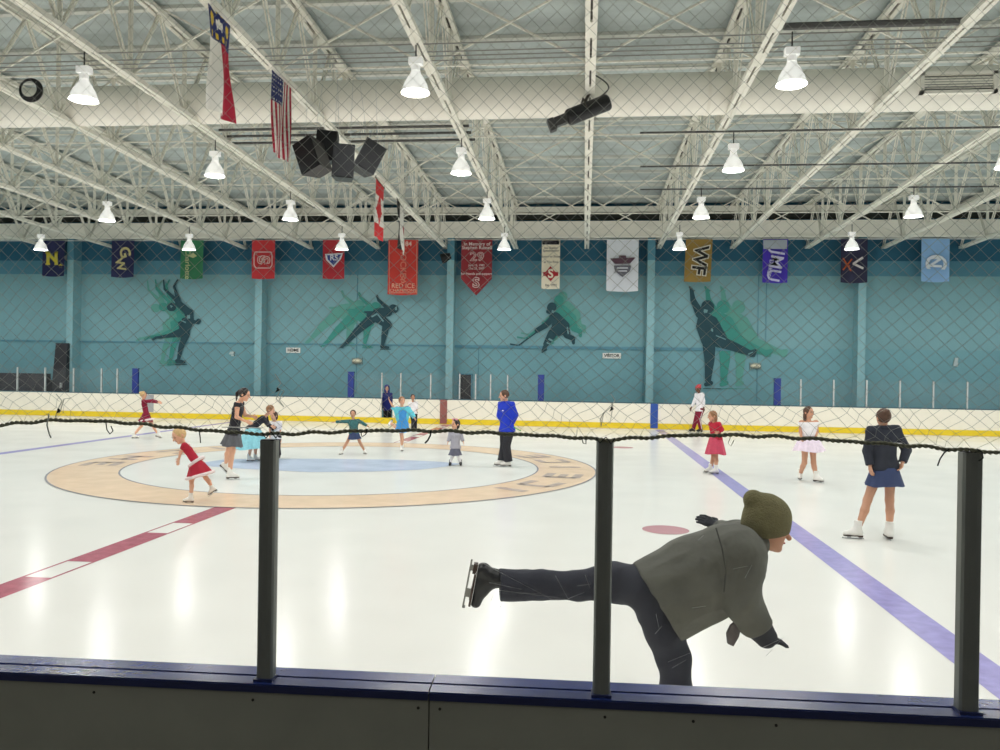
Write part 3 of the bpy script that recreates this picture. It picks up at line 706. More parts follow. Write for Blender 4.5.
# speed skater
mural('mural of a dark green speed skater lunging to the right', [
    (377, 296, 1.3, 378.5, 300, 1.2), (378.5, 300, 1.4, 387, 307.5, 2.2), (393, 308.5, 4.2, 394.5, 309, 4), (376, 312, 3.5, 388, 312, 4.5), (370, 315, 3.5, 380, 317, 6), (365, 312, 1, 372, 313, 2), (371, 319, 5, 357, 331, 3.5), (357, 331, 3.6, 347, 342, 2), (347, 342, 1.8, 342, 346.5, 1.6),
    (379, 318, 5.5, 388, 325, 4), (386, 326, 3.8, 384, 336, 2.8), (384, 336, 2.8, 382.5, 345, 1.5), (381.5, 346.5, 1.6, 388, 347.5, 1.2)],
    [[(339, 347.5), (345, 345), (345.5, 346), (339.5, 348.5)], [(380, 348.8), (391, 348.8), (391, 349.6), (380, 349.6)]], ((0, 0, 1), (-18, -2, 1.02), (-35, -4, 1.02)), (372, 322), [[(371, 316), (377, 313), (378, 314), (372, 317.5)], [(378, 313.5), (384, 321), (383, 322), (377.3, 315)], [(395, 307), (397, 306), (397, 310), (395, 310)]])
# hockey player
mural('mural of a dark green hockey player reaching with a stick', [
    (551.5, 308, 4.6, 552, 307, 4.6), (548, 311.5, 2, 549, 312, 2), (555, 318, 6, 564, 326, 5.5), (558, 322, 6.5, 559, 329, 7), (551, 320, 3, 546, 325, 3), (546, 325, 3, 537, 330.5, 2.4), (556, 328, 4.5, 551, 336, 4.3), (551, 336, 4.2, 546, 344, 2.8), (545, 347, 2.2, 543.5, 350, 1.8), (565, 329, 4.5, 567, 335, 3.5), (567, 336, 2.6, 572, 338, 2.4), (573, 338, 2.2, 573.5, 343, 1.5)],
    [[(510, 343.2), (518, 344.8), (518, 346), (510, 344.8)], [(518, 345), (537, 331), (538, 332), (519, 346)], [(541.5, 352), (547, 349), (547.5, 350), (542, 353)]], ((0, 0, 1), (7, -7, 1), (11, -11, 1)), (552, 326), [[(552, 310), (555, 311), (553.5, 313.5), (551.5, 312)], [(549, 338), (553, 340), (552, 341.5), (548, 339.5)], [(547, 342), (550.5, 344), (550, 345), (546.3, 343)], [(566.5, 327), (568, 327), (569, 334), (567.6, 334)]])
# arabesque man
mural('mural of a large dark green skater with one arm and one leg raised', [
    (689.7, 287, 1, 692, 291, 1.6), (691.5, 290, 1.8, 693, 300, 2.6), (693, 300, 2.8, 700, 314, 4.5), (707.5, 306.5, 6.4, 708, 307, 6.4), (706, 322, 9, 712, 335, 9), (702, 326, 6, 708, 340, 7), (712, 322, 6, 724, 337, 2.8), (709, 345, 6.5, 709.5, 360, 5), (709.5, 360, 5, 708, 380, 3), (706, 384.5, 2, 711, 383, 2.2),
    (712, 339, 6.5, 735, 347, 4.6), (735, 347, 4.6, 750, 353, 2.8), (750, 353, 2.6, 755, 351, 2)],
    [[(703, 388.2), (721, 388.2), (721, 389), (703, 389)], [(690.5, 290), (695.5, 290), (692.5, 293)], [(749, 357), (754, 354), (757.5, 350), (755, 357)]], ((0, 0, 1), (15.5, 0, 1), (31, 0, 1)), (709, 335), [[(704, 309), (708, 310), (707, 313), (703.5, 312)], [(711, 328), (713, 329), (713, 332), (711, 331)], [(716, 335), (726, 339), (725.6, 340), (716, 336)], [(748, 353.5), (753, 351.5), (753, 352.5), (748.5, 355)]])

# ------------------------------------------------------------------ wall fittings
def wall_sign(txt, x0, x1, y0, y1):
    c = at_y((x0 + x1) / 2, (y0 + y1) / 2, YW - .03); w = (x1 - x0) * PXM / 2; h = (y1 - y0) * PXM / 2
    r = empty('wall_sign', c, 'small white sign reading %s on the blue wall' % txt, 'sign')
    mb = MB(); mb.box((c[0] - w, YW - .04, c[2] - h), (c[0] + w, YW + .001, c[2] + h)); mb.build('sign_board', mat('sign_white', (232, 232, 228), .6), r)
    text_mesh(txt, ink((22, 22, 26)), (c[0], YW - .046, c[2]), EX, EZ, h * 1.55, 'lettering', r, .03, 1.0)
wall_sign('HOME', 285.5, 301, 347.5, 353); wall_sign('VISITOR', 602.5, 621, 353, 358.5)
for (px, py, lab) in ((357, 361, 'beige wall light with two lamps below the speed skater mural'), (755.5, 366, 'oval beige wall light under the raised skate of the large mural')):
    c = at_y(px, py, YW - .05); r = empty('wall_light', c, lab, 'light')
    mb = MB(); mb.lathe(c + np.array([0, .06, 0]), (0, -1, 0), [(.02, .2), (.12, .18), (.17, .1), (.18, 0)], 16)
    mb.v = [(c[0] + (v[0] - c[0]) * 1.15, v[1], c[2] + (v[2] - c[2]) * .55) for v in mb.v]; mb.build('housing', mat('beige_plastic', (226, 220, 196), .5), r, smooth=True)
    mb = MB(); mb.box((c[0] - .22, YW - .06, c[2] - .13), (c[0] + .22, YW + .001, c[2] + .13)); mb.build('backplate', mat('wall_light_plate', (120, 140, 138), .6), r)
for (px, py, w, h, lab) in ((232, 353, 5, 3, 'small pale junction box on the wall beside the second column'), (955.5, 362, 3.2, 8, 'pale smudge-like bracket on the right part of the wall')):
    c = at_y(px, py, YW - .03); mb = MB(); mb.obox(c, (w * PXM / 2, 0, 0), (0, .03, 0), (.03, 0, h * PXM / 2)); mb.obox(c + np.array([.04, 0, -.1]), (w * PXM / 3, 0, 0), (0, .035, 0), (0, 0, h * PXM / 4))
    tag(mb.build('junction_box', mat('pale_box', (180, 196, 196), .6)), lab, 'box')
c = at_y(68, 258, YW - .3); mb = MB(); mb.lathe(c, (0, -1, 0), [(.0, .12), (.1, .1), (.14, 0), (.1, -.05)], 14); tag(mb.build('wall_bell', mat('bell_white', (200, 210, 208), .5), smooth=True), 'small pale round alarm bell near the top of the leftmost column', 'bell')

# ------------------------------------------------------------------ far boards
ZBT = float(at_y(594, 402.6, YB)[2]); ZK0, ZK1 = 0.03, float(at_y(594, 422.1, YB)[2])
def bx(px): return float(at_y(px, 410, YB)[0])
GATE = (bx(381), bx(392.5))
M_cap_shadow = mat('board_cap_shadow', (60, 96, 110), .5)  # shadow line along the far board tops, painted into the cap colour
def board(label, x0, x1, extra=None):
    r = empty('dasher_board', ((x0 + x1) / 2, YB, 0), label, 'rink boards', 'far rink boards')
    mb = MB(); mb.box((x0, YB, ZK1 - .02), (x1, YB + .14, ZBT)); mb.build('facing', M_white_board, r)
    mb = MB(); mb.box((x0, YB - .015, max(ZK0, 0.03)), (x1, YB + .05, ZK1)); mb.build('kick_plate', M_yellow, r)
    mb = MB(); mb.box((x0, YB + .005, 0), (x1, YB + .05, ZK0 + .01)); mb.build('base_strip', M_white_board, r)
    mb = MB(); mb.box((x0, YB - .01, ZBT), (x1, YB + .16, ZBT + .03)); mb.build('cap_rail', M_cap_shadow, r)
    return r
xg0, xg1 = bx(144), bx(153.5)
r = board('white far boards with yellow kick plate, left of the open gate', X0, GATE[0])
mb = MB(); mb.box((xg0, YB - .012, ZK1 + .02), (xg1, YB + .02, ZBT - .02)); o = mb.build('grey_panel', mat('grey_patch', (176, 176, 178), .5), r); o['label'] = 'grey panel set into the white boards'
r = board('white far boards with yellow kick plate, right of the open gate', GATE[1], X1)
for (xa, xb, rgb, nm) in ((bx(440), bx(447), (150, 92, 86), 'red_line_mark'), (bx(650.5), bx(658), (44, 82, 164), 'blue_line_mark')):
    mb = MB(); mb.box((xa, YB - .018, .05), (xb, YB + .02, ZBT)); mb.build(nm, mat('mark_%s' % nm, rgb, .5), r)
mb = MB(); mb.box((GATE[0], YB - .012, 0), (GATE[1], YB + .12, ZK1)); tag(mb.build('gate_threshold', M_yellow), 'yellow threshold of the open gate in the far boards', 'threshold')
# door leaf of the gate standing open behind the boards
mb = MB(); mb.box((GATE[0] - .40, YB + .16, .06), (GATE[0] - .35, YB + .72, ZBT - .02)); tag(mb.build('gate_door', mat('gate_dark', (52, 54, 60), .5)), 'dark gate leaf swung open behind the far boards', 'gate')
# posts and glass above the far boards
zpt = float(at_y(594, 376, YB)[2])
post_px = [-44, -14, 15.7, 43.5, 72, 100, 115.8]
post2 = [381, 400, 430, 459, 475, 490, 507]
post3 = [801, 834, 867, 900.5, 934, 968, 1002, 1036]
post_me = None
def fpost(px, lab, h=1.0):
    global post_me
    x = bx(px)
    if post_me is None:
        mb = MB(); mb.box((x - .024, YB + .05, ZBT + .028), (x + .024, YB + .11, zpt)); post_me = mb.build('glass_post', M_silver, origin=(x, YB, ZBT + .03)); o = post_me
    else:
        o = post_me.copy(); COL.objects.link(o); o.location = (x, YB, ZBT + .03)
    tag(o, lab, 'post', 'thin white glass posts on the far boards')
for i, px in enumerate(post_px): fpost(px, 'thin white glass post on the far boards, %s from the left blue post' % ORD[len(post_px) - 1 - i])
for i, px in enumerate(post2): fpost(px, 'thin white glass post on the far boards, %s right of the open gate' % ORD[i])
for i, px in enumerate(post3): fpost(px, 'thin white glass post on the far boards, %s right of the rightmost blue post' % ORD[i])
for px, lab in ((134, 'wide blue post on the far boards left of the girl in maroon'), (350, 'wide blue post on the far boards under the speed skater mural'), (540.5, 'wide blue post on the far boards near the man in blue'), (777.5, 'wide blue post on the far boards under the large mural')):
    x = bx(px); mb = MB(); mb.box((x - .115, YB + .03, ZBT + .031), (x + .115, YB + .14, zpt)); mb.box((x - .125, YB + .02, zpt), (x + .125, YB + .15, zpt + .02)); tag(mb.build('blue_post', M_blue_post), lab, 'post')
def glass_mat(name, haze, tint=(1, 1, 1), gloss=0.05):
    m = bpy.data.materials.new(name); m.use_nodes = True; nt = m.node_tree; nt.nodes.clear()
    out = nt.nodes.new('ShaderNodeOutputMaterial'); tr = nt.nodes.new('ShaderNodeBsdfTransparent'); tr.inputs[0].default_value = (*tint, 1)
    df = nt.nodes.new('ShaderNodeBsdfDiffuse'); df.inputs[0].default_value = (.9, .9, .88, 1)
    gl = nt.nodes.new('ShaderNodeBsdfGlossy'); gl.inputs['Roughness'].default_value = .05
    m1 = nt.nodes.new('ShaderNodeMixShader'); tc = nt.nodes.new('ShaderNodeTexCoord'); n = nt.nodes.new('ShaderNodeTexNoise'); n.inputs['Scale'].default_value = 3.0; n.inputs['Detail'].default_value = 5
    mr = nt.nodes.new('ShaderNodeMapRange'); mr.inputs['To Min'].default_value = haze * .5; mr.inputs['To Max'].default_value = haze * 1.5
    nt.links.new(tc.outputs['Object'], n.inputs['Vector']); nt.links.new(n.outputs['Fac'], mr.inputs['Value']); nt.links.new(mr.outputs[0], m1.inputs[0])
    m2 = nt.nodes.new('ShaderNodeMixShader'); fr = nt.nodes.new('ShaderNodeFresnel'); fr.inputs[0].default_value = 1.25
    nt.links.new(tr.outputs[0], m1.inputs[1]); nt.links.new(df.outputs[0], m1.inputs[2]); nt.links.new(fr.outputs[0], m2.inputs[0])
    nt.links.new(m1.outputs[0], m2.inputs[1]); nt.links.new(gl.outputs[0], m2.inputs[2]); nt.links.new(m2.outputs[0], out.inputs[0])
    return m
M_fglass = glass_mat('far_glass', .03)
def fglass(pa, pb, lab):
    xa, xb = bx(pa) + .045, bx(pb) - .045; mb = MB(); mb.poly([(xa, YB + .08, ZBT + .03), (xb, YB + .08, ZBT + .03), (xb, YB + .08, zpt - .03), (xa, YB + .08, zpt - .03)])
    tag(mb.build('plexiglass_sheet', M_fglass), lab, 'glass panel', 'glass panels on the far boards')
for run, lab in ((post_px + [132], 'clear glass panel on the far boards, %s of the left run'), ([352] + post2[:1] + post2[1:] + [538], 'clear glass panel on the far boards, %s of the middle run'), ([780] + post3, 'clear glass panel on the far boards, %s of the right run')):
    for i in range(len(run) - 1): fglass(run[i], run[i + 1], lab % ORD[i])

# things standing behind the far boards
def wbox(name, lab, cat, px0, px1, py0, y0, y1, m, ztop_py):
    xa, xb = at_y(px0, 385, y0)[0], at_y(px1, 385, y0)[0]; zt = at_y(px0, ztop_py, y0)[2]
    r = empty(name, ((xa + xb) / 2, (y0 + y1) / 2, .02), lab, cat); return r, xa, xb, float(zt)
r, xa, xb, zt = wbox('team_bench', 'long dark bench box behind the far boards at the left edge', 'bench', -60, 41, 0, 31.0, 31.6, M_black, 372)
M_bench = mat('bench_dark', (58, 56, 62), .7, noise=.15, nscale=3)
mb = MB(); mb.box((xa, 31.3, .02), (xb, 31.6, zt)); mb.build('bench_back', M_bench, r)
mb = MB(); mb.box((xa, 30.85, .4), (xb, 31.3, .48)); mb.box((xa + .2, 30.95, .02), (xa + .3, 31.25, .4)); mb.box((xb - .3, 30.95, .02), (xb - .2, 31.25, .4)); mb.build('bench_seat', M_bench, r)
r, xa, xb, zt = wbox('storage_box', 'low dark box between the bench and the tall dark cabinet', 'box', 42.5, 46.5, 0, 31.0, 31.6, M_black, 380)
mb = MB(); mb.box((xa, 31.0, .02), (xb, 31.5, zt - .06)); mb.build('box_body', M_bench, r); mb = MB(); mb.box((xa - .02, 30.98, zt - .06), (xb + .02, 31.52, zt)); mb.build('lid', M_bench, r)
r, xa, xb, zt = wbox('tall_cabinet', 'tall dark leaning cabinet against the leftmost visible column', 'cabinet', 51, 65.5, 0, 31.2, 31.7, M_black, 343)
mb = MB(); lean = .12; mb.add([(xa, 31.1, .02), (xb, 31.1, .02), (xb, 31.7, .02), (xa, 31.7, .02), (xa + lean, 31.3, zt), (xb, 31.3, zt), (xb, 31.7, zt), (xa + lean, 31.7, zt)], [(0, 3, 2, 1), (4, 5, 6, 7), (0, 1, 5, 4), (1, 2, 6, 5), (2, 3, 7, 6), (3, 0, 4, 7)]); mb.build('cabinet_body', mat('cabinet_dark', (40, 40, 46), .6, noise=.2, nscale=4), r)
mb = MB(); mb.box((xb - .18, 31.08, 1.1), (xb - .13, 31.2, 1.3)); mb.build('handle', M_silver, r)
xa, xb = at_y(459.5, 390, YW)[0], at_y(471, 390, YW)[0]; mb = MB(); mb.box((xa, YW - .05, .02), (xb, YW + .02, zy(376.5))); mb.box((xa - .06, YW - .04, .02), (xa, YW + .02, zy(375.5)), 1); mb.box((xb, YW - .04, .02), (xb + .06, YW + .02, zy(375.5)), 1); mb.box((xa - .06, YW - .04, zy(376.5)), (xb + .06, YW + .02, zy(375.5)), 1); S(mb.build('door_1', [mat('door_black', (26, 28, 34), .5), M_wall_mid]))
# ================================================================== near boards, glass and netting
BT = math.radians(1.5); NE = np.array([math.cos(BT), math.sin(BT), 0]); NN = np.array([-math.sin(BT), math.cos(BT), 0]); NO = np.array([0, 2.35, 0])
def NP(u, v, z): return NO + NE * u + NN * v + np.array([0, 0, z])
def near(px, py, v=0.0):
    d = ray(px, py); t = (np.dot(NO + NN * v - EYE, NN)) / np.dot(d, NN); p = EYE + d * t
    return float(np.dot(p - NO, NE)), float(p[2])
M_nblue = mat('navy_cap_rail', (36, 52, 112), .26, noise=.12, nscale=12, bump=.02, bscale=40)
M_nblue2 = mat('navy_cap_front', (26, 36, 84), .3, noise=.1, nscale=12)
M_nface = mat('grey_board_face', (160, 160, 146), .6, noise=.06, nscale=5)
M_nface_ice = mat('near_board_iceside', (240, 236, 224), .4)
M_post = mat('dark_anodised_post', (128, 130, 124), .5, metal=.3, noise=.05)
M_groove = mat('dark_groove', (18, 22, 40), .6)
M_screw = mat('screw_dark', (60, 58, 54), .5, metal=.5)
UL, UR = -4.2, 3.6
us = near(428, 720, -.05)[0]
def nbox(mb, u0, u1, v0, v1, z0, z1, mi=0):
    P = [NP(u, v, z) for z in (z0, z1) for (u, v) in ((u0, v0), (u1, v0), (u1, v1), (u0, v1))]
    mb.add(P, [(0, 3, 2, 1), (4, 5, 6, 7), (0, 1, 5, 4), (1, 2, 6, 5), (2, 3, 7, 6), (3, 0, 4, 7)], mi)
ZC = 1.07
for (u0, u1, lab) in ((UL, us - .002, 'near dasher board with navy cap rail, left of the seam'), (us + .002, UR, 'near dasher board with navy cap rail, right of the seam')):
    r = empty('dasher_board', NP((u0 + u1) / 2, 0, .22), lab, 'rink boards', 'near rink boards')
    mb = MB(); nbox(mb, u0, u1, -.035, .07, 0, ZC - .02); o = mb.build('board_face', [M_nface], r)
    mb = MB(); nbox(mb, u0, u1, .07, .08, 0, ZC - .02); mb.build('ice_side_facing', M_nface_ice, r)
    mb = MB()
    nbox(mb, u0, u1, -.045, .012, ZC - .025, ZC - .002); nbox(mb, u0, u1, .020, .085, ZC - .025, ZC); nbox(mb, u0, u1, .012, .020, ZC - .025, ZC - .008, 2); nbox(mb, u0, u1, -.0475, -.0445, ZC - .027, ZC - .006, 1)
    mb.build('cap_rail', [M_nblue, M_nblue2, M_groove], r)
    for uu in ([u0 + .03] if u0 > -2 else [u1 - .03]) + ([near(605, 711, -.035)[0], near(693, 738, -.035)[0], near(776, 731, -.035)[0]] if u0 > -2 else [near(94, 692, -.035)[0], near(253, 694, -.035)[0]]):
        mb = MB(); mb.lathe(NP(uu, -.035, ZC - .055), -NN, [(.0045, 0), (.004, .002), (0, .0025)], 10); mb.build('screw', M_screw, r)
# dark metal posts
post_u = []
ptop = [(270, 440), (605, 440), (970, 452)]
for i, ((px, py), lab) in enumerate(zip(ptop, ('dark metal glass post, leftmost of the three in front', 'dark metal glass post in front, crossing the skater\'s raised leg', 'dark metal glass post in front, rightmost of the three'))):
    u, zt = near(px, py); post_u.append(u)
    r = empty('stanchion', NP(u, 0, ZC - .002), lab, 'post', 'dark posts holding the near glass')
    mb = MB(); w = .0245 if i < 2 else .027
    for sgn in (1,):
        ring_ = [(-w, -.012), (-w * .8, -.02), (-w * .3, -.0235), (w * .3, -.0235), (w * .8, -.02), (w, -.012), (w, .016), (-w, .016)]
        vs = [NP(u + a, b - .004, ZC - .003) for a, b in ring_] + [NP(u + a, b - .004, zt) for a, b in ring_]; n = len(ring_)
        mb.add(vs, [(k, (k + 1) % n, n + (k + 1) % n, n + k) for k in range(n)] + [tuple(range(n))[::-1], tuple(range(n, 2 * n))])
    mb.build('post_body', M_post, r)
    mb = MB(); nbox(mb, u - w * .8, u + w * .8, -.022, .010, zt - .002, zt + .003); mb.build('post_cap', M_black, r)
    mb = MB(); nbox(mb, u - w - .004, u + w + .004, -.034, .016, ZC - .002, ZC + .006); mb.build('post_foot', M_nblue2, r)
dU = post_u[1] - post_u[0]; dU2 = post_u[2] - post_u[1]
allu = [post_u[0] - 2 * dU, post_u[0] - dU] + post_u + [post_u[2] + dU2]
for uu in (allu[1], allu[-1]):
    mb = MB(); nbox(mb, uu - .0245, uu + .0245, -.025, .012, ZC - .003, 1.8); tag(mb.build('stanchion', M_post), 'dark metal glass post just outside the picture', 'post', 'outer posts')
# glass panels (with their scratches, whose glints are painted as white ribbons)
M_nglass = glass_mat('near_glass', .035, (.985, .99, .985))
M_scr = mat('scratch_glint_white', (235, 235, 235), .4)
ztop = [near(20, 430)[1], near(20, 430)[1], near(440, 434)[1], near(800, 438)[1], near(985, 450)[1]]
gl_lab = ['clear glass panel outside the picture on the left', 'clear near glass panel, left of the leftmost dark post', 'clear near glass panel between the first two dark posts, around the raised skate', 'clear near glass panel between the second and third dark posts', 'clear near glass panel right of the rightmost dark post']
scr = {2: [(484, 563.8, 552, 599.5), (489, 582.5, 521.4, 589.3), (555.4, 575.7, 568, 598.7), (568, 598.7, 584, 592.5), (491, 601, 495, 591), (500, 608, 502, 603), (577, 586, 591, 584), (497, 590, 560, 598), (585, 575, 590, 588), (520, 593, 540, 594), (475, 575, 477, 571)],
       3: [(733, 569, 748, 566), (692, 608, 706, 606), (656, 614, 659, 628), (668, 662, 690, 653), (766, 656, 780, 641), (762, 648, 785, 637), (672, 668, 686, 660), (655, 634, 662, 626), (698, 540, 704, 535), (745, 578, 752, 565)]}
for i in range(5):
    u0, u1 = allu[i] + .018, allu[i + 1] - .018; zt = ztop[i]
    r = empty('plexiglass_sheet', NP((u0 + u1) / 2, .012, ZC), gl_lab[i], 'glass panel', 'near glass panels')
    mb = MB(); mb.poly([NP(u0, .0, ZC - .004), NP(u1, .0, ZC - .004), NP(u1, .0, zt), NP(u0, .0, zt)]); mb.build('pane', M_nglass, r)
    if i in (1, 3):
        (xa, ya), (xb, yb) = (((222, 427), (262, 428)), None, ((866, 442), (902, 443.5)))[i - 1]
        pa, pb = near(xa, ya), near(xb, yb); mb = MB(); mb.tube([NP(pa[0], 0, pa[1]), NP(pb[0], 0, pb[1])], .0018, 6); mb.build('pane_edge_glint', mat('glass_edge_glint', (250, 250, 246), .3), r)  # glints on the top edge of the glass, painted as short white strips
    if i in scr:
        mb = MB(); v = -.003
        for (a, b, c, d) in scr[i]:
            p0, p1 = near(a, b, v), near(c, d, v); dd = np.array([p1[0] - p0[0], p1[1] - p0[1]]); dd = dd / np.linalg.norm(dd); w = .0006
            nrm = (-dd[1] * w, dd[0] * w)
            mb.poly([NP(p0[0] - nrm[0], v, p0[1] - nrm[1]), NP(p1[0] - nrm[0] * .4, v, p1[1] - nrm[1] * .4), NP(p1[0] + nrm[0] * .4, v, p1[1] + nrm[1] * .4), NP(p0[0] + nrm[0], v, p0[1] + nrm[1])])
        mb.build('scratches', M_scr, r)
# braided rope along the lower edge of the net
rope_px = [(-90, 433), (-40, 427), (0, 425), (30, 422), (55, 420), (100, 421), (130, 423), (170, 427), (215, 431), (262, 434), (280, 434), (320, 432.5), (370, 430.5), (420, 430.5), (470, 432), (520, 434.5), (570, 437), (602, 440), (640, 438), (680, 435.5), (720, 435), (760, 436), (800, 438), (850, 441.5), (900, 445), (950, 449), (990, 452), (1030, 454), (1090, 452)]
VN = -.032
ru = np.array([near(px, py, VN)[0] for px, py in rope_px]); rz = np.array([near(px, py, VN)[1] for px, py in rope_px])
def rope_z(u):
    return float(np.interp(u, ru, rz))
uu = np.linspace(ru[0], ru[-1], 1800); zz = np.interp(uu, ru, rz); ker = np.ones(21) / 21; zz = np.convolve(np.pad(zz, 10, 'edge'), ker, 'valid')
zz = zz + .0016 * np.sin(uu * 61) + .0012 * np.sin(uu * 47 + 1)
r = empty('rope', NP(0, VN, rope_z(0)), 'dark braided rope along the bottom edge of the netting', 'rope')
mb = MB()
for s in range(2):
    ph = uu * 200 + s * 3.1416
    mb.tube([NP(a, VN + .0030 * math.cos(p), z + .0031 * math.sin(p)) for a, z, p in zip(uu, zz, ph)], .0032, 6)
mb.build('braid', mat('rope_dark', (124, 124, 104), .9, noise=.35, nscale=120), r)
# netting: diamond mesh hanging in front of the glass line, one piece
DX, DZ = 16.2 * 2.32 / F, 15.4 * 2.32 / F
u0n, u1n = ru[0] + .02, ru[-1] - .02; nU = int((u1n - u0n) / DX); ZT = 3.75
nR = int((ZT - 1.86) / (DZ / 2))
def ndisp(u, z):
    k = max(0, 1 - (z - rope_z(u)) / .22); k = k * k * (3 - 2 * k)
    du = .010 * math.sin(u * 13 + z * 9) * (.25 + k) + .012 * k * math.sin(u * 37 + z * 50); dz = .006 * math.sin(u * 11 + 1.3 - z * 7) * (.3 + k) + .007 * k * math.sin(u * 29 + 2)
    return du, dz, .03 * math.sin(u * 3.1 + z * 2.2) * .5
nodes = {}; mb = MB(); 
for j in range(nR + 1):
    for i in range(nU + 1):
        u = u0n + (i + (.5 if j % 2 else 0)) * DX; t = j / nR
        zr = rope_z(u) + .002; z = zr + (ZT - zr) * t
        # netting is pulled flat near the rope: squeeze the first rows
        z = zr + (ZT - zr) * (t ** 1.06)
        du, dz, dv = ndisp(u, z)
        if j == 0: dz = 0; dv = 0
        nodes[i, j] = NP(u + du, VN + .012 + abs(dv) * min(1, t * 6), z + dz)
R_T = .00052
vs, fs = [], []
def thread(a, b):
    d = b - a; L = np.linalg.norm(d)
    if L < 1e-6: return
    d = d / L; n1 = unit(np.cross(d, NN)); n2 = np.cross(d, n1); o = len(vs)
    for p in (a, b):
        for k in range(4): ang = math.pi / 2 * k; vs.append(p + (n1 * math.cos(ang) + n2 * math.sin(ang)) * R_T)
    for k in range(4): fs.append((o + k, o + (k + 1) % 4, o + 4 + (k + 1) % 4, o + 4 + k))
for j in range(nR):
    for i in range(nU + 1):
        a = nodes[i, j]
        if j % 2 == 0: nb = (i - 1, i)
        else: nb = (i, i + 1)
        for q in nb:
            if (q, j + 1) in nodes: thread(a, nodes[q, j + 1])
mb.add(vs, fs)
tag(mb.build('safety_net', mat('net_twine', (160, 162, 154), .8, noise=.1, nscale=30), origin=NP(0, VN, 2.0)), 'thin grey diamond safety netting hanging above the rope and near glass', 'netting')
# ties that lash the rope, and frayed tangles in the net
M_tie = mat('tie_dark', (44, 46, 42), .8); M_tiew = mat('tie_white', (224, 224, 216), .5); M_tang = mat('clear_tangle', (200, 202, 192), .5)
def tie(lab, pts, m, rad=.0016, name='hanging_tie', grp='ties on the rope'):
    P = [NP(*( (lambda q: (q[0], VN - .008, q[1]))(near(px, py, VN - .008)) )) for px, py in pts]
    mb = MB(); mb.tube(P, rad, 6); tag(mb.build(name, m, origin=P[0]), lab, 'tie', grp)
tie('dark loose tie loop hanging below the rope near the left edge', [(106, 423), (107, 430), (110, 434), (113, 431), (111, 426)], M_tie)
tie('dark loose tie hanging under the rope left of the leftmost post', [(199, 430), (200, 436), (200.5, 443)], M_tie)
tie('dark curled tie under the rope by the girl with spread arms', [(367, 429), (366, 434), (362, 437), (361, 432)], M_tie)
tie('thick dark tie curling under the rope left of the toddler', [(431, 430), (430.5, 435), (428, 440), (425, 443)], M_tie, .0026)
tie('dark tie hanging under the rope left of the rightmost post', [(949, 449), (944, 453), (940, 459), (937.5, 466)], M_tie, .002)
tie('small looped tie under the rope, left of the middle post', [(582, 438), (583, 443), (586, 444), (586, 439)], M_tie)
tie('pale knotted tie crossing the rope at the left edge', [(49, 414), (47, 425), (49, 433), (51, 438)], M_tang, .0022)
tie('pale tie loop beside the girl in the red dress', [(731, 436), (728, 443), (731, 446), (734, 440)], M_tang, .001)
tie('dark tie wrapped around the head of the rightmost post', [(977, 449), (982, 452), (983, 458), (979, 461)], M_tie, .002)
tie('dark lashing on top of the middle post', [(596, 438), (600, 443), (606, 437), (611, 444), (615, 438)], M_tie, .0022)
tie('dark lashing on top of the leftmost post', [(262, 433), (266, 438), (271, 432), (276, 438), (279, 433)], M_tie, .0022)
for lab, pts in (('frayed pale tangle of twine in the net at the left edge', [(56, 394), (62, 401), (58, 409), (55, 418), (60, 412), (64, 399), (70, 398)]),
                 ('frayed pale tangle of twine in the net above the leftmost post', [(275, 374), (281, 383), (277, 388), (284, 391), (279, 400), (284, 407), (276, 399), (280, 390)]),
                 ('frayed pale tangle of twine in the net above the middle post', [(611, 394), (615, 400), (611, 407), (603, 414), (600, 420), (601, 426), (604, 412), (610, 424), (613, 405)])):
    tie(lab, pts, M_tang, .0014, 'twine_tangle', 'tangles in the net')
    tie(lab.replace('frayed pale tangle', 'small dark knot'), [(pts[2][0], pts[2][1]), (pts[2][0] + 2, pts[2][1] + 2), (pts[2][0] - 1, pts[2][1] + 4), (pts[2][0] + 1, pts[2][1] + 1)], M_tie, .003, 'twine_knot', 'knots in the net')
# ================================================================== people
SKIN = mat('skin_light', (226, 172, 142), .55, noise=.04); SKIN2 = mat('skin_tan', (196, 142, 112), .55, noise=.04); SKIN3 = mat('skin_dark', (104, 66, 48), .5)
TIGHTS = mat('skin_tights', (204, 152, 122), .5)
M_eye = mat('eye_dark', (30, 24, 22), .3); M_lip = mat('lip_red', (170, 84, 80), .5)
M_skw = mat('skate_white', (240, 238, 232), .4); M_skb = mat('skate_black', (26, 26, 28), .4); M_sole = mat('skate_sole', (60, 40, 30), .5); M_blade = mat('skate_blade', (190, 194, 198), .25, metal=.8)
UPZ = np.array([0, 0, 1.0])
def face_dir(phi): a = math.radians(phi); return HR * math.cos(a) + HA * math.sin(a)
def ico(c, r, axes=None):
    bm = bmesh.new(); bmesh.ops.create_icosphere(bm, subdivisions=1, radius=1.0)
    A = np.eye(3) if axes is None else np.array(axes); rr = np.ones(3) * r if np.isscalar(r) else np.array(r)
    V = [np.asarray(c) + A[0] * v.co.x * rr[0] + A[1] * v.co.y * rr[1] + A[2] * v.co.z * rr[2] for v in bm.verts]; bm.verts.index_update()
    Fs = [tuple(v.index for v in f.verts) for f in bm.faces]; bm.free(); return V, Fs
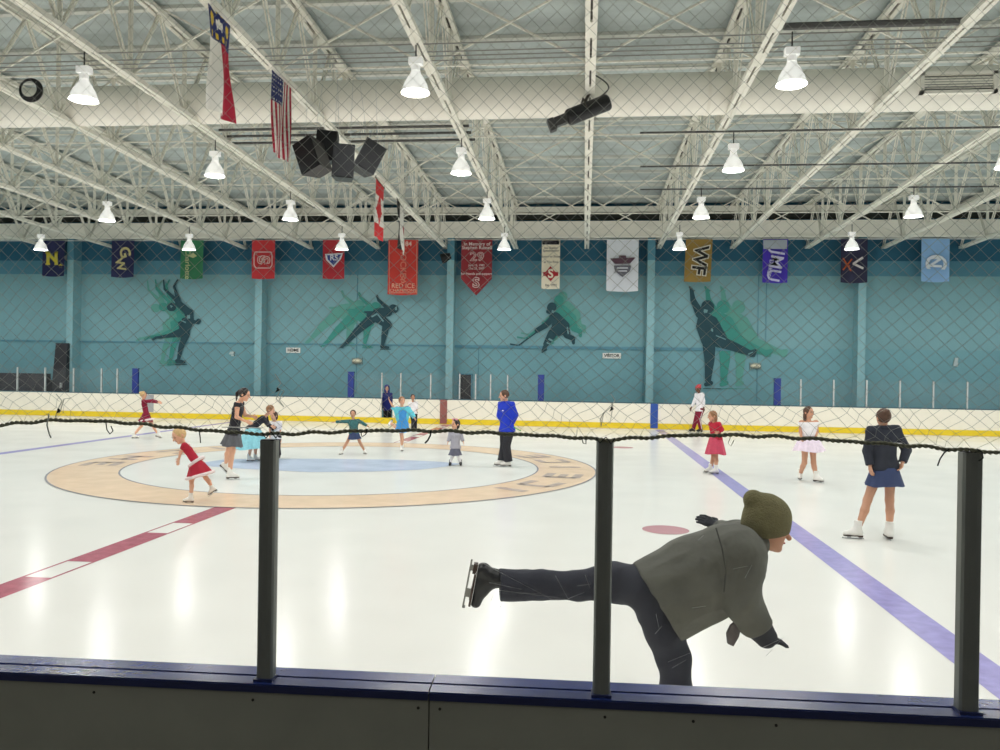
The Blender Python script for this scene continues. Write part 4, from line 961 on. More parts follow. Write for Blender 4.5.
def hand_prims(w, d, m, s, curl=.5, side=1):
    """palm, five fingers of different lengths, thumb from the side of the palm"""
    d = unit(d); m = unit(m - d * np.dot(m, d)); l = np.cross(d, m) * side; P = []
    for q in (-1, 0, 1): P.append(Cn(w, .017 * s, w + d * .078 * s + l * q * .024 * s, .0135 * s, .012 * s))
    for q, L in zip((-1.5, -.5, .5, 1.5), (.055, .075, .08, .07)):
        b = w + d * .078 * s + l * q * .0195 * s; d1 = unit(d + m * curl * .5); d2 = unit(d + m * curl * 1.6)
        e = b + d1 * L * .5 * s; t = e + d2 * L * .5 * s
        P += [Cn(b, .0098 * s, e, .009 * s, .004 * s), Cn(e, .009 * s, t, .0075 * s, .003 * s)]
    b = w + d * .025 * s + l * .022 * s; e = b + unit(d * .6 + l * .8 + m * .3) * .04 * s; t = e + unit(d + l * .25 + m * .5) * .032 * s
    P += [Cn(b, .0125 * s, e, .0105 * s, .008 * s), Cn(e, .0105 * s, t, .0085 * s, .003 * s)]
    return P
def head_prims(c, f, u, hh):
    r = np.cross(f, u); A = np.array([r, f, u]); P = []
    P.append(El(c + u * .16 * hh - f * .08 * hh, A, (.68 * hh, .84 * hh, .80 * hh), .02))
    P.append(El(c - u * .35 * hh + f * .22 * hh, A, (.50 * hh, .50 * hh, .58 * hh), .25 * hh))
    P.append(El(c - u * .80 * hh + f * .50 * hh, A, (.22 * hh, .20 * hh, .17 * hh), .2 * hh))
    P.append(Cn(c + u * .08 * hh + f * .70 * hh, .07 * hh, c - u * .22 * hh + f * .93 * hh, .125 * hh, .09 * hh))
    P.append(Cn(c + u * .14 * hh + f * .66 * hh - r * .3 * hh, .1 * hh, c + u * .14 * hh + f * .66 * hh + r * .3 * hh, .1 * hh, .1 * hh))
    for s in (-1, 1): P.append(El(c + r * s * .68 * hh - f * .1 * hh - u * .05 * hh, A, (.10 * hh, .17 * hh, .25 * hh), .04 * hh))
    for s in (-1, 1): P.append(Cn(c - u * .48 * hh + f * .66 * hh, .09 * hh, c - u * .48 * hh + f * .60 * hh + r * s * .14 * hh, .07 * hh, .05 * hh))
    return P
def face_bits(c, f, u, hh):
    r = np.cross(f, u); A = [r, f, u]; out = []
    for s in (-1, 1):
        V, Q = ico(c + r * s * .30 * hh + f * .70 * hh + u * .02 * hh, (.10 * hh, .08 * hh, .065 * hh), A); out.append((V, Q, 1))
        V, Q = ico(c + r * s * .31 * hh + f * .77 * hh + u * .20 * hh, (.15 * hh, .06 * hh, .03 * hh), A); out.append((V, Q, 1))
    V, Q = ico(c + f * .74 * hh - u * .48 * hh, (.19 * hh, .07 * hh, .05 * hh), A); out.append((V, Q, 2))
    return out
def skate(parent, ankle, t, dn, s, boot, blade_mat=None, label=None):
    t = unit(t); dn = unit(dn - t * np.dot(dn, t)); l = np.cross(t, dn); up = -dn
    r = empty('skate', ankle, None, None); r.parent = parent; r.location = [float(x) for x in (np.asarray(ankle) - parent_world(parent))]
    if label: r['label'] = label
    P = [Cn(ankle + up * .115 * s - t * .005 * s, .052 * s, ankle, .044 * s, .02 * s, 2), Cn(ankle, .043 * s, ankle - t * .03 * s + dn * .045 * s, .040 * s, .02 * s),
         Cn(ankle - t * .025 * s + dn * .05 * s, .037 * s, ankle + t * .07 * s + dn * .045 * s, .041 * s, .03 * s), Cn(ankle + t * .05 * s + dn * .04 * s, .041 * s, ankle + t * .150 * s + dn * .055 * s, .031 * s, .03 * s), Cn(ankle + up * .02 * s, .043 * s, ankle + t * .06 * s + dn * .035 * s, .04 * s, .03 * s)]
    sdf_obj('boot', P, max(.006 * s, .0045), boot, r, .02 * s, [(ankle + dn * .078 * s, dn)])
    mb = MB(); a = ankle + dn * .080 * s
    pts = [(-.062, .030), (-.02, .034), (.04, .032), (.10, .042), (.15, .036), (.176, .018)]; vs = []
    ring_ = [(x, y) for x, y in pts] + [(x, -y) for x, y in pts[::-1]]
    lo = [a + t * x * s + l * y * s for x, y in ring_]; hi = [a + dn * .012 * s + t * x * s + l * y * s for x, y in ring_]; n = len(ring_)
    mb.add(lo + hi, [tuple(range(n)), tuple(range(n, 2 * n))[::-1]] + [(k, n + k, n + (k + 1) % n, (k + 1) % n) for k in range(n)])
    mb.obox(a + dn * .014 * s - t * .035 * s, t * .027 * s, l * .026 * s, dn * .010 * s); mb.build('sole', M_sole, r)
    mb = MB(); b = a + dn * .040 * s
    mb.obox(b + t * .055 * s, t * .135 * s, l * .003 * s, dn * .005 * s)
    mb.obox(b + t * .185 * s - dn * .004 * s, t * .008 * s, l * .003 * s, dn * .008 * s)
    for x, w in ((-.035, .016), (.105, .024)):
        mb.obox(a + dn * .024 * s + t * x * s, t * w * s, l * .004 * s, dn * .016 * s); mb.obox(a + dn * .013 * s + t * x * s, t * w * 1.4 * s, l * .02 * s, dn * .003 * s)
    mb.build('blade', blade_mat or M_blade, r)
    return r
SKH = .125     # ankle height over the ice on skates (times scale)
def skirt(name, m, parent, waist, axis, rx, ry, hx, hy, L, lat, folds=10, amp=.08, flare=1.4, seed=0, vn=10):
    axis = unit(axis); lat = unit(lat - axis * np.dot(lat, axis)); fw = np.cross(axis, lat); mb = MB(); nu = max(48, folds * 6); vs = []
    for j in range(vn + 1):
        v = j / vn; e = v ** flare if flare >= 1 else v ** flare
        for i in range(nu):
            a = 2 * math.pi * i / nu; w = 1 + amp * v * math.sin(folds * a + seed) + amp * .5 * v * math.sin((folds // 2 + 1) * a + seed * 2)
            x = (rx + (hx - rx) * e) * w; y = (ry + (hy - ry) * e) * w
            vs.append(waist + axis * L * v * (1 + .04 * v * math.sin(3 * a + seed)) + lat * math.cos(a) * x + fw * math.sin(a) * y)
    fs = [(j * nu + i, j * nu + (i + 1) % nu, (j + 1) * nu + (i + 1) % nu, (j + 1) * nu + i) for j in range(vn) for i in range(nu)]
    mb.add(vs, fs); return mb.build(name, m, parent, smooth=True)
ALLP = []
class Person:
    def __init__(p, label, g, s, fb, head, neck, hip, fh=None, arms=None, legs=None, skin=SKIN, body_mat=None, hh=None, sw=1.0, hw=1.0, vox=.008, ground=True, boots=M_skw, tilt=(0, 0), D=None, glove=None, bare_hands=True, blade=None, curl=.5, group=None):
        gp = at_z(*g) if D is None else None
        D = depth_of(gp) if D is None else D; p.D = D; p.s = s; p.mpp = D / F
        def Q(a): return at_d(a[0], a[1], D + (a[2] if len(a) > 2 else 0))
        p.Q = Q; base = np.array(Q(g)); base[2] = 0.0 if ground else base[2]
        p.root = empty('person', base, label, 'person', group); r = p.root
        p.f = face_dir(fb); hc, nk, hp = Q(head), Q(neck), Q(hip); p.hc, p.nk, p.hp = hc, nk, hp
        up = unit(nk - hp); lat = unit(np.cross(p.f, up)); fwd = np.cross(up, lat); p.up, p.lat, p.fwd = up, lat, fwd
        hh = (.120 * s ** .55 if hh is None else hh); p.hh = hh
        p.sw, p.hw = .165 * s * sw, .085 * s * hw
        sh = {'R': nk - up * .038 * s + lat * p.sw, 'L': nk - up * .038 * s - lat * p.sw}; hj = {'R': hp + lat * p.hw, 'L': hp - lat * p.hw}
        p.sh, p.hj = sh, hj
        fh = fb if fh is None else fh; ff = face_dir(fh); hu = unit(unit(hc - nk) * .5 + UPZ * .6 + ff * tilt[0] + np.cross(ff, UPZ) * tilt[1]); ff = unit(ff - hu * np.dot(ff, hu)); p.hu, p.hf = hu, ff
        B = []; TL = np.linalg.norm(nk - hp); T = []
        for q in ('R', 'L'):
            sg = 1 if q == 'R' else -1
            T.append((nk - up * .15 * s + lat * sg * .075 * s, .083 * s, hp + up * TL * .42 + lat * sg * .052 * s, .075 * s)); T.append((hp + up * TL * .42 + lat * sg * .052 * s, .075 * s, hp + lat * sg * .062 * s, .092 * s))
            T.append((nk - up * .06 * s, .055 * s, sh[q], .050 * s)); T.append((sh[q], .05 * s, nk - up * .15 * s + lat * sg * .08 * s, .07 * s))
        T.append((hj['R'] - up * .03 * s, .088 * s, hj['L'] - up * .03 * s, .088 * s))
        p.T = T
        B += [Cn(*a, .04 * s) for a in T]
        B.append(Cn(nk - up * .03 * s, .050 * s, hc - hu * .45 * hh - ff * .12 * hh, .047 * s, .03 * s))
        HP = head_prims(hc, ff, hu, hh); B += HP
        p.A = {}; hands = []
        for q, (e, h) in (arms or {}).items():
            e, h = Q(e), Q(h); d = unit(h - e); w = h - d * .09 * s; p.A[q] = (sh[q], e, w, h)
            B += [Cn(sh[q], .047 * s, e, .036 * s, .03 * s), Cn(e, .037 * s, w, .025 * s, .015 * s)]
            sg = 1 if q == 'R' else -1
            mm = -p.lat * sg if abs(np.dot(d, p.lat)) < .8 else -UPZ
            hands.append(hand_prims(w, d, mm, s * .95, curl, sg))
        p.Lg = {}; sk = []
        for q, L in (legs or {}).items():
            kn = Q(L[0])
            if L[1] == 'g':    # standing: contact pixel, toe direction
                c = at_z(L[2][0], L[2][1]); t = face_dir(L[3]); t = unit(t); an = c + UPZ * SKH * s - t * .05 * s; dn = -UPZ
            else:              # free: ankle, toe vector and sole vector as image directions (right, up, away)
                an = Q(L[2]); v = L[3]; t = unit(HR * v[0] + UPZ * v[1] + HA * v[2]); v = L[4]; dn = unit(HR * v[0] + UPZ * v[1] + HA * v[2])
            p.Lg[q] = (hj[q], kn, an); sk.append((an, t, dn))
            cf = kn + (an - kn) * .35 - 0.012 * s * p.fwd
            B += [Cn(hj[q] - up * .02 * s, .082 * s, kn, .053 * s, .03 * s), Cn(kn, .052 * s, cf, .054 * s, .03 * s), Cn(cf, .053 * s, an, .036 * s, .02 * s), Cn(an, .036 * s, an + t * .05 * s + dn * .04 * s, .03 * s, .02 * s)]
        bm_ = body_mat or skin; extra = face_bits(hc, ff, hu, hh)
        for hpms in hands:
            if bare_hands: V, Qd = sdf_mesh(hpms, .0045, .006 * s); extra.append((V, Qd, 0))
        p.body = sdf_obj('body', B, vox, [bm_, M_eye, M_lip], r, .02 * s, extra=extra)
        if not bare_hands:
            for hpms in hands: sdf_obj('glove', hpms, .0045, glove, r, .006 * s)
        for (an, t, dn) in sk:
            if boots is not None: skate(r, an, t, dn, s, boots, blade)
        p.vox = vox; ALLP.append(p)
    def top(p, name, m, sleeves=0.0, grow=.014, hem=0.045, low=0.0, neckcut=.0, kk=.03):
        s = p.s; P = [Cn(a, ra + grow, b, rb + grow, .04 * s) for a, ra, b, rb in p.T]
        if hem > 0:
            for sg in (-1, 1): P.append(Cn(p.hp + p.lat * sg * .06 * s, .10 * s + grow, p.hp - p.up * (hem + .1) + p.lat * sg * .065 * s, .105 * s + grow, .04 * s))
        if sleeves > 0:
            for q, (a, e, w, h) in p.A.items():
                if sleeves >= 1:
                    P.append(Cn(a, .05 * s + grow, e, .04 * s + grow, .03 * s)); f = min(1, sleeves - 1)
                    if f > 0: P.append(Cn(e, .04 * s + grow, e + (w - e) * f, .029 * s + grow, .015 * s, 1))
                else: P.append(Cn(a, .05 * s + grow, a + (e - a) * sleeves, .045 * s + grow, .03 * s, 1))
        return sdf_obj(name, P, p.vox, m, p.root, .03 * s, [(p.hp - p.up * hem, -p.up), (p.nk + p.up * (.034 * s - neckcut), p.up)])
    def pants(p, name, m, grow=.014, frac=1.0, waist=.06, flare=0.0):
        s = p.s; P = []
        for q, (h, k, a) in p.Lg.items():
            P += [Cn(h, .088 * s + grow, k, .057 * s + grow, .03 * s)]
            if frac > 0: P.append(Cn(k, .057 * s + grow, k + (a - k) * frac, .045 * s + grow + flare, .02 * s, 1))
        P += [Cn(p.hj['R'], .09 * s + grow, p.hj['L'], .09 * s + grow, .03 * s), Cn(p.hp + p.up * .1 * s + p.lat * .04 * s, .088 * s + grow, p.hp + p.up * .1 * s - p.lat * .04 * s, .088 * s + grow, .03 * s)]
        return sdf_obj(name, P, p.vox, m, p.root, .03 * s, [(p.hp + p.up * waist * s, p.up)])
    def skirt(p, name, m, L, hx, hy, at=.06, **kw):
        s = p.s; ax = kw.pop('axis', None); ax = -p.up if ax is None else ax
        return skirt(name, m, p.root, p.hp + p.up * at * s, ax, max(.178 * s, 0), .138 * s, hx, hy, L, p.lat, **kw)
    def hair(p, m, style='short', name='hair', ex=None):
        c, f, u, hh = p.hc, p.hf, p.hu, p.hh; r = np.cross(f, u); A = np.array([r, f, u])
        P = [El(c + u * .20 * hh - f * .16 * hh, A, (.76 * hh, .84 * hh, .86 * hh), .02)]
        if style in ('long', 'bob'):
            P.append(El(c - u * .25 * hh - f * .38 * hh, A, (.72 * hh, .46 * hh, .8 * hh), .1 * hh))
        if style == 'long':
            for sg in (-1, 0, 1): P.append(Cn(c - u * .5 * hh - f * .5 * hh + r * sg * .35 * hh, .32 * hh, c - UPZ * 2.2 * hh - f * .45 * hh + r * sg * .45 * hh, .16 * hh, .15 * hh))
        if style == 'bun': P.append(El(c + u * .62 * hh - f * .78 * hh, A, (.34 * hh, .34 * hh, .34 * hh), .05 * hh))
        if style == 'pony':
            b = c + u * .35 * hh - f * .95 * hh; P += [Cn(b, .2 * hh, b - f * .35 * hh - UPZ * .5 * hh, .26 * hh, .05 * hh), Cn(b - f * .35 * hh - UPZ * .5 * hh, .26 * hh, b - f * .45 * hh - UPZ * 1.7 * hh, .08 * hh, .05 * hh)]
        if ex: P += ex
        return sdf_obj(name, P, max(.005, p.vox * .7), m, p.root, .02)
H_br = mat('hair_brown', (84, 58, 42), .6, noise=.2, nscale=40); H_dk = mat('hair_dark', (40, 30, 28), .5, noise=.2, nscale=40); H_bl = mat('hair_blond', (206, 172, 120), .6, noise=.15, nscale=40); H_lb = mat('hair_light_brown', (150, 108, 72), .6, noise=.2, nscale=40)
def cloth(n, rgb, **k): return mat('cloth_' + n, rgb, .85, noise=.08, nscale=14, **k)
C_maroon = cloth('maroon_velvet', (132, 22, 52)); C_red = cloth('red_velvet', (178, 22, 50)); C_fur = cloth('white_fur_trim', (238, 222, 222), bump=.3, bscale=60); C_black = cloth('black', (38, 38, 46)); C_chif = cloth('grey_chiffon', (96, 98, 104)); C_tutu = cloth('aqua_tulle', (150, 216, 228)); C_teal = cloth('teal_green', (62, 112, 112)); C_navy = cloth('navy', (44, 52, 98)); C_aqua = cloth('aqua_jacket', (104, 206, 222)); C_blue = cloth('royal_blue', (24, 56, 196)); C_hood = cloth('deep_blue_hoodie', (38, 48, 132)); C_white = cloth('white', (240, 236, 238)); C_grey = cloth('grey_knit', (172, 170, 180)); C_greyd = cloth('dark_grey_skirt', (104, 104, 122)); C_rose = cloth('rose_chiffon', (200, 72, 98)); C_pink = cloth('white_pink_tulle', (244, 228, 244)); C_nvsk = cloth('navy_satin', (52, 66, 104)); C_jk = cloth('dark_jacket', (38, 42, 54)); C_skyb = cloth('sky_blue_dress', (70, 150, 214)); C_hat = cloth('santa_red', (206, 70, 76))

def cuff_ring(p, name, m, c, ax, r, tube): # fur trims
    ax = unit(ax); a = unit(np.cross(ax, (0.3, .2, .9))); b = np.cross(ax, a); mb = MB()
    mb.tube([c + (a * math.cos(t) + b * math.sin(t)) * r for t in np.linspace(0, 2 * math.pi, 20, endpoint=False)], tube, 8, closed=True); return mb.build(name, m, p.root, smooth=True)

# far girl in maroon
p = Person('girl in maroon skating dress near the far boards at left, arms stretched right', (147, 438), .72, 20, (143.4, 394.8), (143.6, 400.5), (146.5, 415), arms={'R': ((152.5, 401.5, -.12), (160.5, 403, -.15)), 'L': ((152.5, 400.5, .12), (160, 402, .15))},
           legs={'R': ((141.5, 426), 'g', (135, 438.5), 10), 'L': ((152.5, 425, .05), 'a', (158, 434), (.9, -.3, 0), (-.3, -.95, 0))}, body_mat=SKIN)
p.top('dress_bodice', C_maroon, 1.9, .012); p.skirt('dress_skirt', C_maroon, .22, .24, .20, folds=8, axis=-p.up + HR * -.25); p.hair(H_bl, 'bun')
cuff_ring(p, 'fur_trim', C_fur, p.hp - p.up * .15 - HR * .03, p.up, .19, .03)
# girl in red fur-trimmed dress, bending
p = Person('small blond child in red fur-trimmed dress bending forward on the orange ring', (196, 501.5), .62, 195, (179, 435.5), (184.5, 445), (198.5, 465), fh=225, arms={'L': ((180.5, 452, -.08), (178, 463.5, -.1)), 'R': ((181, 452, .14), (178, 461, .16))},
           legs={'L': ((191.5, 480.5, -.03), 'g', (188.5, 503), 190), 'R': ((206, 478, .08), 'a', (212.5, 488, .1), (-.75, -.5, 0), (.5, -.85, 0))}, tilt=(.35, .0), hh=.118, body_mat=SKIN)
p.top('dress_bodice', C_red, .55, .012); p.skirt('dress_skirt', C_red, .20, .20, .19, folds=7, flare=.8, at=.08, axis=np.array([0, 0, -1.0]) - p.up * .5 + HR * .1); p.hair(H_bl, 'short')
cuff_ring(p, 'fur_trim', C_fur, p.hp + p.up * .05 + unit(-UPZ - p.up * .5 + HR * .1) * .20, -UPZ - p.up * .5 + HR * .1, .195, .026); cuff_ring(p, 'fur_collar', C_fur, p.nk - p.up * .02, p.up, .062, .02); cuff_ring(p, 'fur_belt', C_fur, p.hp + p.up * .06, p.up, .115, .026)
# woman in black dress
p = Person('woman with dark ponytail in black dress holding out her hands to a child', (231.5, 479.5), .93, 8, (244.5, 394.5), (239.5, 402), (233.5, 432), fh=0, arms={'R': ((236.5, 417, -.2), (250, 423, -.15)), 'L': ((245, 415, .2), (256, 417.5, .15))},
           legs={'R': ((232.5, 451, -.02), 'g', (232.5, 479.5), 5), 'L': ((229, 449, .15), 'a', (226, 464, .35), (.5, -.6, .2), (-.6, -.7, 0))}, skin=SKIN, body_mat=SKIN)
p.top('black_dress', C_black, 0, .012, neckcut=.03); p.skirt('chiffon_skirt', C_chif, .27, .20, .18, folds=9, amp=.12, at=.02, axis=-UPZ + HR * -.12); p.hair(H_dk, 'pony')
# girl with aqua tutu and the one behind post
p = Person('girl in black top and pale aqua tulle skirt leaning forward beside the leftmost post', (253.5, 461.5), .70, 0, (270.5, 410), (265, 417), (251, 428.5), arms={'R': ((268, 425, -.1), (274, 427, -.12)), 'L': ((268, 424, .15), (274, 428, .15))},
           legs={'R': ((251.5, 445, -.03), 'g', (250.5, 461.5), 0), 'L': ((256, 445, .08), 'g', (257, 461), 0)}, hh=.105)
p.top('black_top', C_black, 1.9, .014); p.skirt('tulle_skirt', C_tutu, .46, .36, .34, folds=12, amp=.08, flare=.7, at=.08, axis=-UPZ + HR * .02); p.hair(H_lb, 'short')
p = Person('child in black and white outfit half hidden behind the leftmost post', (277, 459), .68, -100, (274, 416), (275, 422), (275.5, 437), fh=-120, arms={'L': ((280, 430), (281, 442)), 'R': ((270, 429, -.05), (269.5, 437, -.1))},
           legs={'R': ((274, 447), 'g', (273.5, 459.5), -90), 'L': ((278, 447), 'g', (279, 458.5), -80)}, boots=M_skb)
p.top('white_top', C_white, .9, .012); p.pants('black_leggings', C_black); p.hair(H_br, 'bob')
sdf_obj('black_bow', [Cn(p.nk + p.fwd * .10 - UPZ * .12 - p.lat * .06, .03, p.nk + p.fwd * .11 - UPZ * .10 + p.lat * .06, .03, .01), Cn(p.nk + p.fwd * .1 - UPZ * .16, .03, p.nk + p.fwd * .1 - UPZ * .09, .03, .01)], .006, C_black, p.root)
# girl with spread arms
p = Person('girl in teal green top with arms spread and legs apart inside the circle', (353, 454.5), .64, -85, (353, 413.8), (353.3, 420), (354, 432.5), arms={'R': ((343, 421.5), (333, 422)), 'L': ((362.5, 423), (369, 427, -.05))},
           legs={'R': ((347, 442.5), 'g', (341, 454.8), -110), 'L': ((360, 442.5), 'g', (365, 454.3), -60)}, body_mat=TIGHTS)
p.top('teal_top', C_teal, 1.95, .014, hem=.02); p.skirt('navy_skirt', C_nvsk, .17, .17, .14, folds=8, at=.02); p.hair(H_br, 'bun')
# hooded person in the gate
p = Person('person in deep blue hoodie standing in the open gate of the far boards', (387, 427), .80, -80, (387, 388.5), (387, 393.5), (387.5, 410), D=depth_of(at_y(387, 415, YB + .5)), ground=False, arms={'R': ((382.8, 402), (383.5, 410, -.1)), 'L': ((391.5, 402), (391, 410, -.1))},
           legs={'R': ((385.3, 418), 'a', (385.5, 424), (0, 0, -1), (0, -1, 0)), 'L': ((389.5, 418), 'a', (389.5, 424), (0, 0, -1), (0, -1, 0))}, boots=M_skb)
p.root.location[2] += 0
p.top('blue_hoodie', C_hood, 2, .03, hem=.02); p.pants('black_trousers', C_black, .02); p.hair(H_dk, 'long')
sdf_obj('hood', [Cn(p.hc - p.hf * .06 + UPZ * .05, .105, p.nk - p.fwd * .05, .11, .03)], .008, C_hood, p.root, .02, [(p.hc + p.hf * .03, p.hf)])
# girl in aqua jacket
p = Person('girl in aqua jacket and blue dress raising one arm, inside the circle', (402.5, 451.5), .80, -75, (402, 400.8), (402, 407.3), (402.5, 424), arms={'R': ((393.5, 407.5), (388.6, 399, -.05)), 'L': ((412, 414), (415.5, 419.5, -.08))},
           legs={'R': ((402, 437.5), 'g', (402, 451.5), -80), 'L': ((398, 429, .05), 'a', (390.5, 423, .38), (-.3, -.5, .7), (.1, .2, 1))}, fh=-60)
p.top('blue_dress', C_skyb, 0, .012); p.skirt('dress_skirt', C_skyb, .20, .21, .18, folds=7, at=.0); p.hair(H_lb, 'bun')
P_ = [Cn(a, .05 * p.s + .026, e, .04 * p.s + .03, .03) for q, (a, e, w, h) in p.A.items()] + [Cn(e, .04 * p.s + .03, w, .03 * p.s + .026, .02, 1) for q, (a, e, w, h) in p.A.items()] + [Cn(p.sh['R'], .075, p.sh['L'], .075, .04)] + [Cn(p.sh[q] - p.up * .05 , .075, p.hp + p.up * .12 + p.lat * sg * .1, .06, .04) for q, sg in (('R', 1), ('L', -1))]
sdf_obj('aqua_jacket', P_, .007, C_aqua, p.root, .02, [(p.nk + p.up * .008, p.up)])
# child behind her
p = Person('child in patterned white top and black leggings standing behind the aqua jacket girl', (414.5, 431), .72, -70, (412.8, 397.2), (413, 402.3), (413.5, 413), arms={'R': ((409.8, 407), (409.5, 412)), 'L': ((416.8, 407), (417, 412.5))},
           legs={'R': ((412.8, 421), 'g', (412.5, 431.5), -80), 'L': ((415.5, 421), 'g', (416, 431), -60)}, skin=SKIN2, boots=M_skb)
p.top('white_top', C_white, 1.6, .014, hem=.03); p.pants('black_leggings', C_black); p.hair(H_dk, 'short')
# toddler
p = Person('toddler in grey knit top and grey skirt with black skates, near the man in blue', (455.3, 466), .56, -90, (455.4, 424.2), (455.3, 431), (455.3, 447.5), arms={'R': ((449.5, 437.5), (447.3, 444, -.05)), 'L': ((461.5, 437.5), (464, 443.5, -.05))}, fh=-140,
           legs={'R': ((452.3, 456.5), 'g', (450, 466), -100), 'L': ((458.5, 456.5), 'g', (460.6, 466), -80)}, boots=M_skb, body_mat=SKIN, hh=.108)
p.top('grey_top', C_grey, 1.9, .022, hem=.02); p.skirt('grey_skirt', C_greyd, .15, .145, .13, folds=8, at=-.02); p.hair(H_dk, 'bob'); p.pants('white_tights', C_white, .004)
sdf_obj('pink_bow', [El(p.hc + p.hu * .10 + p.lat * .02 + np.cross(p.hf, p.hu) * .035, np.eye(3), (.035, .03, .025)), El(p.hc + p.hu * .10 - np.cross(p.hf, p.hu) * .035, np.eye(3), (.035, .03, .025))], .006, cloth('pink', (226, 150, 160)), p.root)
# man in blue jacket
p = Person('man in bright blue jacket and black trousers watching, right side of the circle', (503.5, 466.5), .96, 215, (504, 395.5), (506.3, 403), (507, 430), fh=190, arms={'L': ((515, 415, -.1), (510.5, 426, -.02)), 'R': ((500, 415.5, .12), (505, 424.5, .12))},
           legs={'L': ((506.5, 446, -.08), 'g', (506, 466.8), 190), 'R': ((504, 446, .1), 'g', (499.5, 466.2), 180)}, boots=M_skw)
p.top('blue_jacket', C_blue, 2, .036, hem=.03); p.pants('black_trousers', C_black, .03, 1.0, flare=.02); p.hair(H_br, 'short')
cuff_ring(p, 'collar', C_blue, p.nk + p.up * .02, p.up, .072, .022)
btp = p.nk - p.up * .16 * p.s + p.fwd * .145 - p.lat * .07
mb = MB(); mb.obox(btp, p.lat * .03, p.up * .012, p.fwd * .004); mb.build('chest_mark', C_white, p.root)
mb = MB(); q_ = p.Q((521, 431, -.35)); mb.bar(p.Q((513.5, 427, -.35)), q_, .02); o = mb.build('skate_guard', mat('green_plastic', (50, 160, 80), .4)); tag(o, 'thin green stick held behind the man in blue', 'stick')
# boy with red cap by the far boards
p = Person('boy in red cap, white shirt and maroon trousers standing by the far boards', (697, 432.4), .98, 200, (698.2, 388.8), (699.5, 393.5), (700, 409.5), fh=190, skin=SKIN3, arms={'L': ((703.5, 401, -.15), (704, 410, -.2)), 'R': ((694.5, 401, .1), (690.5, 409.5, .1))},
           legs={'L': ((698.5, 419.5, -.05), 'g', (699.5, 432.4), 200), 'R': ((696, 419.5, .08), 'g', (692, 432.0), 190)}, boots=M_skb)
p.top('white_shirt', C_white, 1.9, .02, hem=.06); p.pants('maroon_trousers', C_maroon, .02)
sdf_obj('red_cap', [El(p.hc + p.hu * .05 - p.hf * .01, np.array([np.cross(p.hf, p.hu), p.hf, p.hu]), (.095, .105, .085)), Cn(p.hc + p.hu * .11 - p.hf * .03, .05, p.hc + p.hu * .12 - p.hf * .1, .03)], .007, C_hat, p.root, .02, [(p.hc + p.hu * .03, -p.hu)])
mb = MB(); h_, k_, a_ = p.Lg['L']; off = -p.lat * .085 
mb.tube([h_ + off * 1.2, k_ + off, a_ + off * .8], .012, 6); mb.build('side_stripe', C_white, p.root)
# girl in red dress
p = Person('girl with long light brown hair in red dress with rose skirt on the blue line', (711, 473.5), .80, 195, (712.3, 416), (714.8, 423), (716, 438.5), fh=190, arms={'L': ((721.5, 429.5, -.1), (715.5, 434, -.18)), 'R': ((713, 431, .14), (711, 437, .12))},
           legs={'L': ((715.8, 456, -.05), 'g', (714, 474.3), 190), 'R': ((713.3, 456, .06), 'g', (708.5, 473), 185)}, body_mat=TIGHTS)
p.top('red_bodice', C_red, 1.75, .018); p.skirt('rose_skirt', C_rose, .36, .235, .20, folds=9, amp=.06, flare=.9, at=.06, axis=-UPZ); p.hair(H_lb, 'long')
# girl in white dress
p = Person('girl with long brown hair in white and pink dress facing the glass', (809, 481.5), .90, -80, (808.8, 412.5), (808.8, 421), (808.8, 441), fh=-60, arms={'R': ((800.5, 431.5), (801.5, 439.5, -.12)), 'L': ((817, 431.5), (815, 439.5, -.12))},
           legs={'R': ((804.5, 462.5), 'g', (800.2, 480), -115), 'L': ((813.5, 462.5), 'g', (818.3, 482.5), -60)}, body_mat=TIGHTS)
p.top('white_bodice', C_white, 0, .014, neckcut=.05); p.skirt('pink_skirt', C_pink, .27, .29, .27, folds=11, amp=.08, flare=.7, at=.09, axis=-UPZ); p.hair(H_br, 'long')
mb = MB(); mb.tube([p.hp + p.up * .085 + (p.lat * math.cos(t) * .15 + p.fwd * math.sin(t) * .125) * .96 for t in np.linspace(0, 2 * math.pi, 24, endpoint=False)], .012, 8, closed=True); mb.build('dark_belt', C_black, p.root)
# woman with her back to us
p = Person('woman seen from behind in dark jacket and short navy skirt, right of the picture', (872, 538), .95, 100, (883, 417.5), (883.5, 428), (884.5, 467), fh=95, skin=SKIN2, body_mat=TIGHTS, hh=.112, arms={'R': ((906.5, 450, -.02), (901, 468, -.1)), 'L': ((867.5, 451), (871, 472, -.08))},
           legs={'L': ((867.5, 500, .03), 'g', (853.5, 538.5), 172), 'R': ((889.5, 500), 'g', (888, 539), 80)}, vox=.007)
p.top('dark_jacket', C_jk, 2, .022, hem=.03); p.skirt('navy_skirt', C_nvsk, .23, .235, .20, folds=8, amp=.07, flare=.9, at=.0, axis=-UPZ); p.hair(H_br, 'bun')
cuff_ring(p, 'collar', C_jk, p.nk + p.up * .015, p.up, .068, .022)

